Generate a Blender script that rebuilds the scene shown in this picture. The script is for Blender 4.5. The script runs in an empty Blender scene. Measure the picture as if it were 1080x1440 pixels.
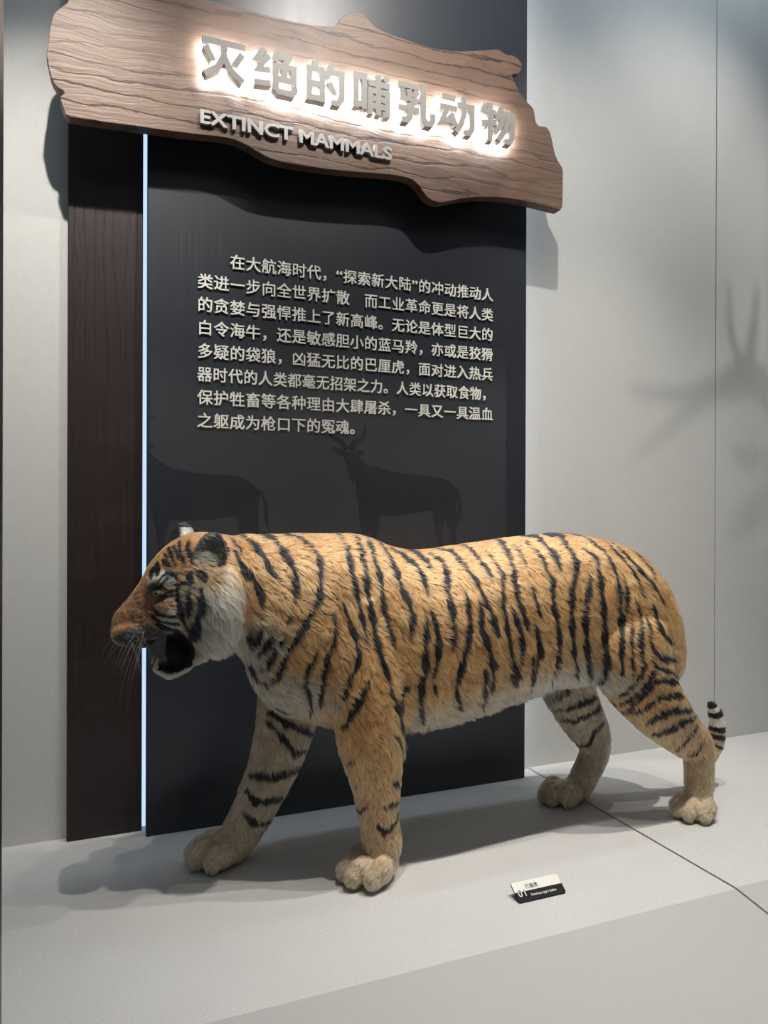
import bpy, bmesh, math, random
import numpy as np
from mathutils import Vector, Matrix
from mathutils.bvhtree import BVHTree

random.seed(7)
rng = np.random.default_rng(7)
S = bpy.context.scene
COL = S.collection

# ---------------------------------------------------------------- camera, light, exposure
EYE = Vector((0.0, -2.0098, 0.85))
YAW, PITCH, ROLL = math.radians(22.157), math.radians(-0.101), math.radians(0.183)
cd = bpy.data.cameras.new('camera')
cam = bpy.data.objects.new('camera', cd)
COL.objects.link(cam)
fw = Vector((math.sin(YAW) * math.cos(PITCH), math.cos(YAW) * math.cos(PITCH), math.sin(PITCH)))
rt = Vector((math.cos(YAW), -math.sin(YAW), 0))
up = rt.cross(fw)
r2 = rt * math.cos(ROLL) + up * math.sin(ROLL)
u2 = up * math.cos(ROLL) - rt * math.sin(ROLL)
cam.matrix_world = Matrix(((r2.x, u2.x, -fw.x, EYE.x), (r2.y, u2.y, -fw.y, EYE.y), (r2.z, u2.z, -fw.z, EYE.z), (0, 0, 0, 1)))
cd.sensor_fit = 'VERTICAL'
cd.sensor_height = 36.0
cd.lens = 1040.0 / 1440.0 * 36.0
cd.clip_start = 0.05
S.camera = cam

S.view_settings.view_transform = 'Standard'
S.view_settings.look = 'None'
S.view_settings.gamma = 1.0
S.view_settings.use_curve_mapping = False
S.view_settings.exposure = -0.06
S.cycles.use_denoising = True
S.cycles.max_bounces = 8
S.cycles.transparent_max_bounces = 16

w = bpy.data.worlds.new('hall_ambient')
S.world = w
w.use_nodes = True
w.node_tree.nodes['Background'].inputs[0].default_value = (0.62, 0.80, 1.0, 1)
w.node_tree.nodes['Background'].inputs[1].default_value = 0.16

def spot(x, y, z, tx, ty, tz, power, size=80, blend=0.6, radius=0.03, col=(1, 0.95, 0.88)):
    l = bpy.data.lights.new('track_spotlight', 'SPOT')
    l.energy = power; l.spot_size = math.radians(size); l.spot_blend = blend
    l.shadow_soft_size = radius; l.color = col
    o = bpy.data.objects.new('track_spotlight', l)
    COL.objects.link(o)
    o.location = (x, y, z)
    o.rotation_euler = (Vector((tx, ty, tz)) - Vector((x, y, z))).to_track_quat('-Z', 'Y').to_euler()
    return o

# wall spots: one row of track heads tilted at the backing wall
spot(0.00, -1.00, 2.85, -0.08, 0.0, 1.42, 218, 42, 1.0, 0.02)
spot(0.82, -1.00, 2.85, 0.84, 0.0, 1.90, 108, 84, 1.0, 0.02)
spot(2.05, -1.00, 2.85, 2.00, 0.0, 2.02, 54, 68, 1.0, 0.02)
spot(3.10, -1.00, 2.85, 3.05, 0.0, 2.02, 54, 68, 1.0, 0.02)
# deck spots: heads tilted down at the animal and the deck
spot(0.46, -0.92, 2.85, 0.46, -0.86, 0.0, 126, 54, 1.0, 0.02)
spot(1.12, -0.94, 2.85, 1.12, -0.68, 0.0, 116, 66, 1.0, 0.02)
spot(1.68, -0.90, 2.85, 1.55, -0.50, 0.2, 186, 70, 1.0, 0.02)
spot(2.75, -0.92, 2.85, 2.60, -0.35, 0.2, 75, 68, 1.0, 0.02)  # extra head added to lift the foot of the right wall and the tail
# added soft front fill, out of view above and in front of the glass
al = bpy.data.lights.new('hall_fill_light', 'AREA'); al.shape = 'RECTANGLE'; al.size = 4.0; al.size_y = 0.8
al.energy = 8; al.color = (0.92, 0.97, 1.0)
ao = bpy.data.objects.new('hall_fill_light', al); COL.objects.link(ao)
ao.location = (0.8, -2.1, 3.35); ao.rotation_euler = (math.radians(12), 0, 0)
# wash light of the opposite display
for x_, e_ in ((0.0, 170), (3.2, 170), (6.5, 170)):
    spot(x_, -8.6, 2.95, x_, -10.6, 0.9, e_, 120, 0.8, 0.05)
# added cool fill overhead, lifts the deck shadow between animal and panel
al2 = bpy.data.lights.new('case_fill_light', 'AREA'); al2.shape = 'RECTANGLE'; al2.size = 3.2; al2.size_y = 0.10
al2.energy = 17; al2.color = (0.72, 0.86, 1.0)
ao2 = bpy.data.objects.new('case_fill_light', al2); COL.objects.link(ao2)
ao2.location = (0.95, -0.27, 3.15)


# ---------------------------------------------------------------- helpers
def link(o, parent=None):
    COL.objects.link(o)
    if parent is not None:
        o.parent = parent
    return o

def tag(o, label=None, cat=None, group=None, kind=None):
    for k, v in (('label', label), ('category', cat), ('group', group), ('kind', kind)):
        if v:
            o[k] = v
    return o

def mesh_obj(name, verts, faces, mat=None, parent=None, smooth=False):
    me = bpy.data.meshes.new(name)
    me.from_pydata([tuple(v) for v in verts], [], [tuple(f) for f in faces])
    me.update()
    if smooth:
        me.polygons.foreach_set('use_smooth', [True] * len(me.polygons))
    if mat is not None:
        me.materials.append(mat)
    return link(bpy.data.objects.new(name, me), parent)

def bm_obj(name, bm, mat=None, parent=None, smooth=False):
    me = bpy.data.meshes.new(name)
    bmesh.ops.recalc_face_normals(bm, faces=bm.faces)
    bm.to_mesh(me); bm.free()
    if smooth:
        me.polygons.foreach_set('use_smooth', [True] * len(me.polygons))
    if mat is not None:
        me.materials.append(mat)
    return link(bpy.data.objects.new(name, me), parent)

def box_bm(bm, x0, x1, y0, y1, z0, z1, bevel=0.0):
    r = bmesh.ops.create_cube(bm, size=1.0)
    vs = r['verts']
    for v in vs:
        v.co = Vector(((x0 + x1) / 2 + v.co.x * (x1 - x0), (y0 + y1) / 2 + v.co.y * (y1 - y0), (z0 + z1) / 2 + v.co.z * (z1 - z0)))
    if bevel:
        es = list({e for v in vs for e in v.link_edges})
        bmesh.ops.bevel(bm, geom=es, offset=bevel, segments=2, affect='EDGES', profile=0.5)

def box(name, x0, x1, y0, y1, z0, z1, mat, parent=None, bevel=0.0):
    bm = bmesh.new()
    box_bm(bm, x0, x1, y0, y1, z0, z1, bevel)
    return bm_obj(name, bm, mat, parent)

class NT:
    def __init__(self, name):
        self.m = bpy.data.materials.new(name)
        self.m.use_nodes = True
        self.t = self.m.node_tree
        self.t.nodes.clear()
        self.out = self.t.nodes.new('ShaderNodeOutputMaterial')
    def n(self, kind, **kw):
        nd = self.t.nodes.new('ShaderNode' + kind)
        for k, v in kw.items():
            if k.startswith('i_'):
                nd.inputs[k[2:].replace('_', ' ')].default_value = v
            else:
                setattr(nd, k, v)
        return nd
    def l(self, a, b):
        self.t.links.new(a, b)
    def ramp(self, fac, stops, interp='LINEAR'):
        r = self.n('ValToRGB')
        r.color_ramp.interpolation = interp
        els = r.color_ramp.elements
        while len(els) < len(stops):
            els.new(0.5)
        for e, (p, c) in zip(els, stops):
            e.position = p
            e.color = (*c, 1) if len(c) == 3 else c
        self.l(fac, r.inputs[0])
        return r.outputs[0]
    def mix(self, fac, a, b, mode='MIX'):
        m = self.n('Mix', data_type='RGBA', blend_type=mode)
        for sock, v in ((m.inputs[0], fac), (m.inputs[6], a), (m.inputs[7], b)):
            if hasattr(v, 'is_output'):
                self.l(v, sock)
            else:
                sock.default_value = v if not isinstance(v, tuple) else ((*v, 1) if len(v) == 3 else v)
        return m.outputs[2]
    def coords(self, scale=(1, 1, 1), rot=(0, 0, 0)):
        tc = self.n('TexCoord'); mp = self.n('Mapping')
        mp.inputs['Scale'].default_value = scale
        mp.inputs['Rotation'].default_value = rot
        self.l(tc.outputs['Object'], mp.inputs[0])
        return mp.outputs[0]
    def noise(self, vec, scale, detail=4, rough=0.6, dist=0.0):
        n = self.n('TexNoise')
        n.inputs['Scale'].default_value = scale; n.inputs['Detail'].default_value = detail
        n.inputs['Roughness'].default_value = rough; n.inputs['Distortion'].default_value = dist
        self.l(vec, n.inputs['Vector'])
        return n.outputs['Fac']
    def bump(self, h, strength, dist=0.002):
        b = self.n('Bump')
        b.inputs['Strength'].default_value = strength; b.inputs['Distance'].default_value = dist
        self.l(h, b.inputs['Height'])
        return b.outputs[0]
    def surface(self, col, rough=0.5, metal=0.0, normal=None, spec=0.5):
        p = self.n('BsdfPrincipled')
        for key, v in (('Base Color', col), ('Roughness', rough), ('Metallic', metal), ('Specular IOR Level', spec)):
            if hasattr(v, 'is_output'):
                self.l(v, p.inputs[key])
            else:
                p.inputs[key].default_value = (*v, 1) if isinstance(v, tuple) else v
        if normal is not None:
            self.l(normal, p.inputs['Normal'])
        self.l(p.outputs[0], self.out.inputs[0])
        return self.m

def emit(name, col, strength):
    m = NT(name)
    e = m.n('Emission')
    e.inputs[0].default_value = (*col, 1); e.inputs[1].default_value = strength
    m.l(e.outputs[0], m.out.inputs[0])
    return m.m

def plain(name, col, rough=0.5, metal=0.0, spec=0.5):
    m = NT(name)
    v = m.coords()
    f = m.noise(v, 60, 3)
    c = m.mix(f, tuple(x * 0.93 for x in col), tuple(min(1, x * 1.07) for x in col))
    return m.surface(c, rough, metal, None, spec)

# ---------------------------------------------------------------- materials
def fabric(name, col, contrast=0.08, sx=500, sz=160):
    m = NT(name)
    a = m.noise(m.coords((sx * 0.7, sx * 0.7, 40)), 1, 3, 0.6)
    b = m.noise(m.coords((40, 40, sx * 0.7)), 1, 3, 0.6)
    big = m.noise(m.coords(), 2.2, 3, 0.5)
    ab = m.mix(0.5, a, b)
    lo = tuple(c * (1 - contrast) for c in col); hi = tuple(c * (1 + contrast) for c in col)
    c = m.mix(ab, lo, hi)
    c = m.mix(big, c, m.mix(0.06, c, (0.1, 0.1, 0.1)))
    return m.surface(c, 0.85, 0, m.bump(ab, 0.25, 0.001), 0.2)

M_WALL = fabric('woven_wall_covering', (0.56, 0.56, 0.54), 0.16)
def felt():
    m = NT('pale_deck_board')
    a = m.noise(m.coords((1, 1, 1)), 260, 5, 0.7)
    b = m.noise(m.coords((1, 1, 1)), 5, 4, 0.6)
    c = m.mix(m.ramp(a, [(0.3, (0, 0, 0)), (0.7, (1, 1, 1))]), (0.45, 0.44, 0.425), (0.61, 0.60, 0.585))
    c = m.mix(m.ramp(b, [(0.35, (0, 0, 0)), (0.75, (0.12, 0.12, 0.12))]), c, (0.36, 0.35, 0.34))
    return m.surface(c, 0.8, 0, m.bump(a, 0.35, 0.0012), 0.2)
M_DECK = felt()
def apron():
    m = NT('textured_plinth_face')
    a = m.noise(m.coords(), 650, 4, 0.7)
    c = m.mix(a, (0.36, 0.355, 0.34), (0.50, 0.49, 0.47))
    return m.surface(c, 0.85, 0, m.bump(a, 0.5, 0.0012), 0.2)
M_APRON = apron()
def panel_mat():
    m = NT('charcoal_brushed_panel')
    a = m.noise(m.coords((160, 160, 3)), 1, 4, 0.6)
    c = m.mix(a, (0.013, 0.0155, 0.021), (0.023, 0.027, 0.036))
    rr = m.n('MapRange'); rr.inputs[3].default_value = 0.34; rr.inputs[4].default_value = 0.46
    m.l(a, rr.inputs[0])
    return m.surface(c, rr.outputs[0], 0.0, m.bump(a, 0.05, 0.001), 0.5)
M_PANEL = panel_mat()
def wood(name, dark, light, axis='x', burn=0.6, rough=0.45, sc=1.0):
    m = NT(name)
    along = (0.8, 1, 15) if axis == 'x' else (14, 1, 0.9)
    v = m.coords(tuple(s * sc for s in along), (0, 0.05 if axis == 'x' else 0.0, 0))
    warp = m.noise(m.coords((1.2, 1.2, 1.2)), 1.8, 3, 0.5)
    mv = m.n('VectorMath', operation='ADD')
    sc2 = m.n('VectorMath', operation='SCALE'); sc2.inputs['Scale'].default_value = 2.6 if axis == 'x' else 1.6
    cb = m.n('CombineXYZ')
    m.l(warp, cb.inputs[2 if axis == 'x' else 0])
    m.l(cb.outputs[0], sc2.inputs[0]); m.l(v, mv.inputs[0]); m.l(sc2.outputs[0], mv.inputs[1])
    vv = mv.outputs[0]
    fine = m.noise(vv, 5.5, 5, 0.7)
    broad = m.noise(vv, 1.1, 3, 0.6, 0.4)
    wv = m.n('TexWave', wave_type='BANDS', bands_direction='Z' if axis == 'x' else 'X', wave_profile='SAW')
    wv.inputs['Scale'].default_value = 8.5; wv.inputs['Distortion'].default_value = 9.0
    wv.inputs['Detail'].default_value = 6.0; wv.inputs['Detail Scale'].default_value = 1.3; wv.inputs['Detail Roughness'].default_value = 0.62
    m.l(m.coords((0.22, 0.22, 1.0) if axis == 'x' else (1.4, 1.0, 0.16), (0, 0.12 if axis == 'x' else 0, 0)), wv.inputs['Vector'])
    line = wv.outputs['Fac']
    # dark open grain: thin contour lines of a stretched noise
    mth = m.n('Math', operation='MULTIPLY'); mth.inputs[1].default_value = 1.0
    m.l(line, mth.inputs[0])
    fr = m.n('Math', operation='FRACT'); m.l(mth.outputs[0], fr.inputs[0])
    crack = m.ramp(fr.outputs[0], [(0.0, (1, 1, 1)), (0.05, (0.8, 0.8, 0.8)), (0.16, (0, 0, 0)), (0.9, (0, 0, 0)), (1.0, (0.5, 0.5, 0.5))])
    gate = m.ramp(m.noise(m.coords((0.5, 1, 2)), 3.3, 2), [(0.35, (0.25, 0.25, 0.25)), (0.6, (0.95, 0.95, 0.95))])
    c = m.mix(fine, dark, light)
    c = m.mix(m.ramp(broad, [(0.35, (0, 0, 0)), (0.65, (0.6, 0.6, 0.6))]), c, tuple(x * 0.55 for x in light))
    bn = m.noise(m.coords((1, 1, 1.9)), 5.5, 4, 0.55, 0.5)
    c = m.mix(m.ramp(bn, [(0.55, (0, 0, 0)), (0.75, (burn, burn, burn))]), c, (0.045, 0.035, 0.035))
    ck = m.mix(crack, (0, 0, 0), gate)
    c = m.mix(ck, c, (0.02, 0.011, 0.008))
    h = m.mix(ck, fine, (0, 0, 0))
    return m.surface(c, rough, 0, m.bump(h, 0.5, 0.003), 0.4)
M_SIGN = wood('weathered_sign_timber', (0.085, 0.048, 0.031), (0.24, 0.145, 0.098))
M_SIDE = wood('dark_timber_cladding', (0.010, 0.0075, 0.0075), (0.040, 0.026, 0.025), 'z', 0.4, 0.4, 0.8)
M_LETTER = plain('painted_channel_letter', (0.35, 0.335, 0.31), 0.5)
M_ENG = plain('satin_silver_letter', (0.46, 0.45, 0.43), 0.35, 0.2)
M_TEXT = plain('pale_grey_raised_text', (0.76, 0.76, 0.70), 0.5)
M_HALO = emit('letter_backlight', (0.86, 0.94, 1.0), 150.0)
M_LED = emit('cool_led_strip', (0.66, 0.82, 1.0), 9.0)
M_LED2 = emit('dim_cool_led_strip', (0.52, 0.70, 1.0), 1.3)
M_DARKMETAL = plain('dark_frame_metal', (0.012, 0.014, 0.016), 0.4, 0.3)
M_CARDW = plain('cream_card_print', (0.74, 0.71, 0.65), 0.4)
M_CARDK = plain('black_card_print', (0.010, 0.010, 0.011), 0.6, 0.0, 0.15)

# ---------------------------------------------------------------- setting
WY = 0.07
def struct(o):
    o['kind'] = 'structure'
    return o
struct(box('wall_back', -1.2, 2.172, WY, WY + 0.1, -0.02, 3.3, M_WALL))
struct(box('wall_back_right', 2.176, 4.2, WY, WY + 0.1, -0.02, 3.3, M_WALL))
struct(box('trim_1', 2.1715, 2.1765, WY + 0.004, WY + 0.09, -0.02, 3.3, M_DARKMETAL))
def deck(name, x0, x1, z):
    # flat display deck that breaks at Y=-0.765 into a sloping front face
    ys = [(WY, z), (-0.767, z), (-1.20, z - 0.075), (-1.20, -0.75), (WY, -0.75)]
    vs = [(x, y, zz) for x in (x0, x1) for (y, zz) in ys]
    n = len(ys)
    fs = [tuple(range(n))[::-1], tuple(range(n, 2 * n))] + [(i, (i + 1) % n, n + (i + 1) % n, n + i) for i in range(n)]
    o = mesh_obj(name, vs, fs, M_DECK)
    o.data.materials.append(M_APRON)
    bm = bmesh.new(); bm.from_mesh(o.data); bmesh.ops.recalc_face_normals(bm, faces=bm.faces); bm.to_mesh(o.data); bm.free()
    for p in o.data.polygons:
        if p.center.y < -0.78:
            p.material_index = 1
    return struct(o)
deck('floor', -1.2, 1.364, 0.0)
deck('floor_right', 1.3665, 4.2, 0.003)
struct(box('trim_2', -0.19, -0.0735, -1.27, -1.19, -0.8, 3.3, M_DARKMETAL))   # dark post of the glass front

# glass front of the case
def glass():
    m = NT('clear_case_glass')
    tr = m.n('BsdfTransparent'); gl = m.n('BsdfGlossy'); gl.inputs['Roughness'].default_value = 0.0
    fr = m.n('Fresnel'); fr.inputs[0].default_value = 1.5
    mu = m.n('Math', operation='MULTIPLY'); mu.inputs[1].default_value = 1.0; mu.use_clamp = True
    ge = m.n('NewGeometry'); mr = m.n('MapRange'); mr.inputs[3].default_value = 1.5; mr.inputs[4].default_value = 1 / 1.5
    m.l(ge.outputs['Backfacing'], mr.inputs[0]); m.l(mr.outputs[0], fr.inputs[0])
    mx = m.n('MixShader')
    m.l(fr.outputs[0], mu.inputs[0]); m.l(mu.outputs[0], mx.inputs[0])
    m.l(tr.outputs[0], mx.inputs[1]); m.l(gl.outputs[0], mx.inputs[2]); m.l(mx.outputs[0], m.out.inputs[0])
    return m.m
GY = -1.235
gp = struct(box('window_1', -0.0735, 4.2, GY - 0.004, GY + 0.004, -0.75, 3.3, glass()))
gp2 = struct(box('window_2', -1.6, -0.19, GY - 0.004, GY + 0.004, -0.75, 3.3, gp.data.materials[0]))
# the visitors' hall that the glass mirrors
M_HALL = plain('dim_hall_plaster', (0.05, 0.05, 0.055), 0.8)
M_BACK = fabric('opposite_wall_covering', (0.42, 0.42, 0.41), 0.08)
struct(box('floor_hall', -6, 12, -11, -1.21, -0.80, -0.75, plain('hall_floor', (0.10, 0.10, 0.10), 0.5)))
struct(box('wall_opposite', -6, 12, -11.05, -10.92, -0.75, 3.6, M_HALL))
struct(box('trim_4', 0.83, 6.4, -10.92, -10.90, 0.12, 3.5, M_BACK))      # pale backdrop of the opposite display
struct(box('ceiling_hall', -6, 12, -10.9, -2.75, 3.6, 3.7, M_HALL))
struct(box('trim_3', -6, 12, -10.90, -8.9, -0.75, 0.12, M_HALL))      # plinth of the opposite display


# ---------------------------------------------------------------- backing panels
pn = link(bpy.data.objects.new('display_panel', None)); pn.location = (0.73, 0, 0)
tag(pn, 'tall charcoal display panel with raised text standing behind the tiger', 'panel')
def at(o, p):
    o.parent = p
    o.matrix_parent_inverse = Matrix.Translation(p.location).inverted()
    return o
at(box('board', 0.154, 1.305, 0.0, 0.022, 0.0, 3.2, M_PANEL, None, 0.0015), pn)
at(box('mounting_frame', 0.24, 1.22, 0.022, WY, 0.0, 3.2, M_DARKMETAL), pn)
at(box('light_strip', 1.262, 1.274, 0.028, 0.040, 0.01, 3.2, M_LED), pn)
at(box('light_strip', 0.1470, 0.160, 0.060, 0.067, 0.005, 3.2, M_LED2), pn)
sd = box('timber_upright', -0.037, 0.1462, 0.044, WY, 0.0, 2.6, M_SIDE, None, 0.002)
tag(sd, 'dark brown timber upright board left of the glowing gap beside the text panel', 'board')

# ---------------------------------------------------------------- writing
def text_mesh(name, s, size, extrude, bold, mat, parent=None, bevel=0.0, align='LEFT', space=1.0):
    c = bpy.data.curves.new(name, 'FONT')
    c.body = s; c.size = size; c.extrude = extrude; c.offset = bold; c.bevel_depth = bevel
    c.align_x = align; c.space_character = space
    c.resolution_u = 3
    o = bpy.data.objects.new(name, c)
    COL.objects.link(o)
    dg = bpy.context.evaluated_depsgraph_get()
    me = bpy.data.meshes.new_from_object(o.evaluated_get(dg))
    bpy.data.objects.remove(o); bpy.data.curves.remove(c)
    me.name = name
    me.materials.clear(); me.materials.append(mat)
    return link(bpy.data.objects.new(name, me), parent)

def fit(o, x0, x1, z0, z1, y_front, lean=None):
    """Stand a flat text mesh upright on a plane: its own bounds are stretched onto x0..x1, z0..z1, its front at y_front."""
    me = o.data
    n = len(me.vertices)
    co = np.empty(n * 3); me.vertices.foreach_get('co', co); co = co.reshape(-1, 3)
    lo, hi = co.min(0), co.max(0)
    out = np.empty_like(co)
    out[:, 0] = x0 + (co[:, 0] - lo[0]) / max(hi[0] - lo[0], 1e-9) * (x1 - x0)
    out[:, 2] = z0 + (co[:, 1] - lo[1]) / max(hi[1] - lo[1], 1e-9) * (z1 - z0)
    out[:, 1] = y_front + (hi[2] - co[:, 2])
    me.vertices.foreach_set('co', out.ravel()); me.update()
    return o

# sign plank: an irregular live-edge slab hung in front of the panel
SIGN_OUT = [(0.2910, 2.1474), (0.3779, 2.1464), (0.4909, 2.1474), (0.5691, 2.1519), (0.6292, 2.1631), (0.6353, 2.1704), (0.6495, 2.1933), (0.6659, 2.2072), (0.6824, 2.2163), (0.7010, 2.2201), (0.7136, 2.2194), (0.7325, 2.2046), (0.7474, 2.1925), (0.7816, 2.1852), (0.8183, 2.1823), (0.9068, 2.1755), (0.9981, 2.1829), (1.0923, 2.2094), (1.1406, 2.2250), (1.1553, 2.2201), (1.1701, 2.2151), (1.1948, 2.2187), (1.2123, 2.2121), (1.2248, 2.2001), (1.2249, 2.1872), (1.2149, 2.1699), (1.1901, 2.1622), (1.1951, 2.1462), (1.2101, 2.1239), (1.2277, 2.0999), (1.2658, 2.0756), (1.2709, 2.0594), (1.2736, 2.0383), (1.2838, 2.0252), (1.3095, 2.0281), (1.3199, 2.0236), (1.3303, 2.0060), (1.3356, 1.9852), (1.3436, 1.9539), (1.3568, 1.9300), (1.3753, 1.9114), (1.3742, 1.8496), (1.3732, 1.7812), (1.3313, 1.7834), (1.2925, 1.7860), (1.2290, 1.7888), (1.1669, 1.7873), (1.1181, 1.7815), (1.0701, 1.7737), (1.0230, 1.7618), (0.9881, 1.7500), (0.9537, 1.7383), (0.9355, 1.7374), (0.9196, 1.7430), (0.9038, 1.7527), (0.8903, 1.7687), (0.8747, 1.7842), (0.8525, 1.7925), (0.8197, 1.7929), (0.7872, 1.7912), (0.7129, 1.7832), (0.6509, 1.7771), (0.5902, 1.7731), (0.5309, 1.7711), (0.4824, 1.7709), (0.4443, 1.7761), (0.4161, 1.7876), (0.3881, 1.7990), (0.3605, 1.8066), (0.3242, 1.8069), (0.2795, 1.8027), (0.2391, 1.7994), (0.1501, 1.7943), (0.0513, 1.7885), (0.0034, 1.7865), (-0.0389, 1.7856), (-0.0467, 1.8076), (-0.0530, 1.8281), (-0.0421, 1.8389), (-0.0453, 1.8449), (-0.0592, 1.8503), (-0.0669, 1.8604), (-0.0715, 1.8711), (-0.0761, 1.8885), (-0.0792, 1.9078), (-0.0823, 1.9188), (-0.0808, 1.9326), (-0.0778, 1.9500), (-0.0755, 1.9757), (-0.0718, 2.0017), (-0.0672, 2.0180), (-0.0596, 2.0300), (-0.0488, 2.0429), (-0.0380, 2.0524), (-0.0333, 2.0655), (-0.0287, 2.0768), (0.0185, 2.1133), (0.0993, 2.1317), (0.2001, 2.1430)]
SY = -0.095
def slab(name, outline, y0, y1, mat, bev=0.0012):
    bm = bmesh.new()
    f = bm.faces.new([bm.verts.new((x, y0, z)) for x, z in outline])
    r = bmesh.ops.extrude_face_region(bm, geom=[f])
    bmesh.ops.translate(bm, vec=(0, y1 - y0, 0), verts=[v for v in r['geom'] if isinstance(v, bmesh.types.BMVert)])
    bmesh.ops.recalc_face_normals(bm, faces=bm.faces)
    if bev:
        es = [e for e in bm.edges if abs(e.verts[0].co.y - e.verts[1].co.y) < 1e-6]
        bmesh.ops.bevel(bm, geom=es, offset=bev, segments=2, affect='EDGES', profile=0.5)
    bmesh.ops.triangulate(bm, faces=[f for f in bm.faces if len(f.verts) > 4])
    return bm_obj(name, bm, mat)
def smooth_outline(pts, sharp=0.9):
    # corner cutting that keeps notches: one Chaikin pass with a light cut
    out = []
    n = len(pts)
    for i in range(n):
        a, b = pts[i], pts[(i + 1) % n]
        out.append((a[0] * 0.82 + b[0] * 0.18, a[1] * 0.82 + b[1] * 0.18))
        out.append((a[0] * 0.18 + b[0] * 0.82, a[1] * 0.18 + b[1] * 0.82))
    return out
sg = link(bpy.data.objects.new('hanging_sign', None)); sg.location = (0.65, SY, 1.9)
tag(sg, 'weathered brown timber sign with backlit Chinese title above the dark panel', 'sign')
at(slab('timber_plank', smooth_outline(SIGN_OUT), SY, SY + 0.036, M_SIGN), sg)
for bx in (0.25, 1.15):
    at(box('bracket', bx - 0.03, bx + 0.03, SY + 0.036, -0.0015, 1.86, 2.02, M_DARKMETAL), sg)

STROKES = {
 0: [[(4,88),(100,88)],[(52,88),(52,60),(38,32),(8,12)],[(52,60),(66,32),(95,10)],[(10,74),(27,46)],[(94,72),(76,44)]],
 1: [[(26,98),(10,73),(26,71)],[(36,86),(12,49),(40,53)],[(4,19),(41,22)],[(58,98),(48,76)],[(56,88),(82,88),(74,70)],[(52,66),(94,66),(94,37),(52,37)],[(52,72),(52,16),(60,8),(90,8),(96,16),(96,26)],[(73,66),(73,37)]],
 2: [[(28,100),(22,84)],[(10,80),(43,80),(43,5)],[(10,86),(10,5)],[(10,46),(43,46)],[(10,13),(43,13)],[(68,100),(54,66)],[(60,80),(93,80),(93,24),(83,10),(66,10)],[(60,56),(75,30)]],
 3: [[(8,90),(30,90),(30,12)],[(8,96),(8,12)],[(8,22),(30,22)],[(40,78),(99,78)],[(68,100),(68,3)],[(82,99),(95,88)],[(46,60),(93,60),(93,10),(80,6)],[(46,66),(46,2)],[(46,42),(93,42)],[(46,25),(93,25)]],
 4: [[(4,93),(57,93)],[(11,84),(17,66)],[(30,84),(34,66)],[(54,84),(44,66)],[(8,60),(53,60),(36,46)],[(34,50),(34,16),(26,8),(12,8)],[(3,36),(58,36)],[(70,100),(70,22),(78,9),(90,9),(96,18),(96,36)]],
 5: [[(8,88),(45,88)],[(2,62),(50,62)],[(22,60),(9,28),(42,31)],[(34,48),(48,18)],[(52,74),(94,74),(94,22),(86,8),(72,8)],[(70,100),(70,52),(62,26),(48,5)]],
 6: [[(15,94),(6,68)],[(12,76),(45,76)],[(3,44),(47,50)],[(28,100),(28,0)],[(64,99),(48,60)],[(56,78),(96,78),(94,22),(86,8),(72,8)],[(68,74),(62,50),(44,27)],[(84,74),(76,40),(52,6)]],
}
CELLS = [(0.2687,0.3786),(0.3987,0.5129),(0.5378,0.6463),(0.6706,0.7785),(0.7997,0.9131),(0.9286,1.0405),(1.0613,1.1739)]
def ribbon(pts, w):
    """outline of a thick mitred polyline as a list of quads"""
    P = [Vector(p) for p in pts]
    L, R = [], []
    for i, p in enumerate(P):
        d0 = (p - P[i - 1]).normalized() if i else (P[1] - p).normalized()
        d1 = (P[i + 1] - p).normalized() if i < len(P) - 1 else d0
        t = (d0 + d1).normalized()
        n = Vector((-t.y, t.x))
        k = w / 2 / max(0.5, n.dot(Vector((-d0.y, d0.x))))
        L.append(p + n * k); R.append(p - n * k)
    return L, R
def glyph(name, idx, x0, x1, z0, z1, y0, y1, width, mat):
    bm = bmesh.new()
    def M(v, y):
        return bm.verts.new((x0 + v.x / 100 * (x1 - x0), y, z0 + v.y / 100 * (z1 - z0)))
    for k, st in enumerate(STROKES[idx]):
        L, R = ribbon(st, width)
        yy = y0 + 0.00004 * k
        fl = [M(v, yy) for v in L]; fr = [M(v, yy) for v in R]
        bl = [M(v, y1) for v in L]; br = [M(v, y1) for v in R]
        for i in range(len(L) - 1):
            bm.faces.new((fl[i], fl[i + 1], fr[i + 1], fr[i])); bm.faces.new((bl[i], br[i], br[i + 1], bl[i + 1]))
            bm.faces.new((fl[i], bl[i], bl[i + 1], fl[i + 1])); bm.faces.new((fr[i], fr[i + 1], br[i + 1], br[i]))
        bm.faces.new((fl[0], fr[0], br[0], bl[0])); bm.faces.new((fl[-1], bl[-1], br[-1], fr[-1]))
    return bm_obj(name, bm, mat)
for i, (x0, x1) in enumerate(CELLS):
    ch = at(glyph('title_character', i, x0, x1, 1.9235, 2.0365, SY - 0.040, SY - 0.015, 14.2, M_LETTER), sg)
    hl = glyph('backlight', i, x0, x1, 1.9235, 2.0365, SY - 0.0148, SY - 0.0125, 12.0, M_HALO)
    hl.parent = ch; hl.matrix_parent_inverse = ch.matrix_world.inverted() if False else Matrix.Translation(sg.location).inverted() @ Matrix.Identity(4)
    hl.matrix_parent_inverse = Matrix.Identity(4)
s = 'EXTINCT MAMMALS'
probe = text_mesh('probe', s, 1, 0, 0.012, M_ENG)
full = max(v.co.x for v in probe.data.vertices); bpy.data.objects.remove(probe)
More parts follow.
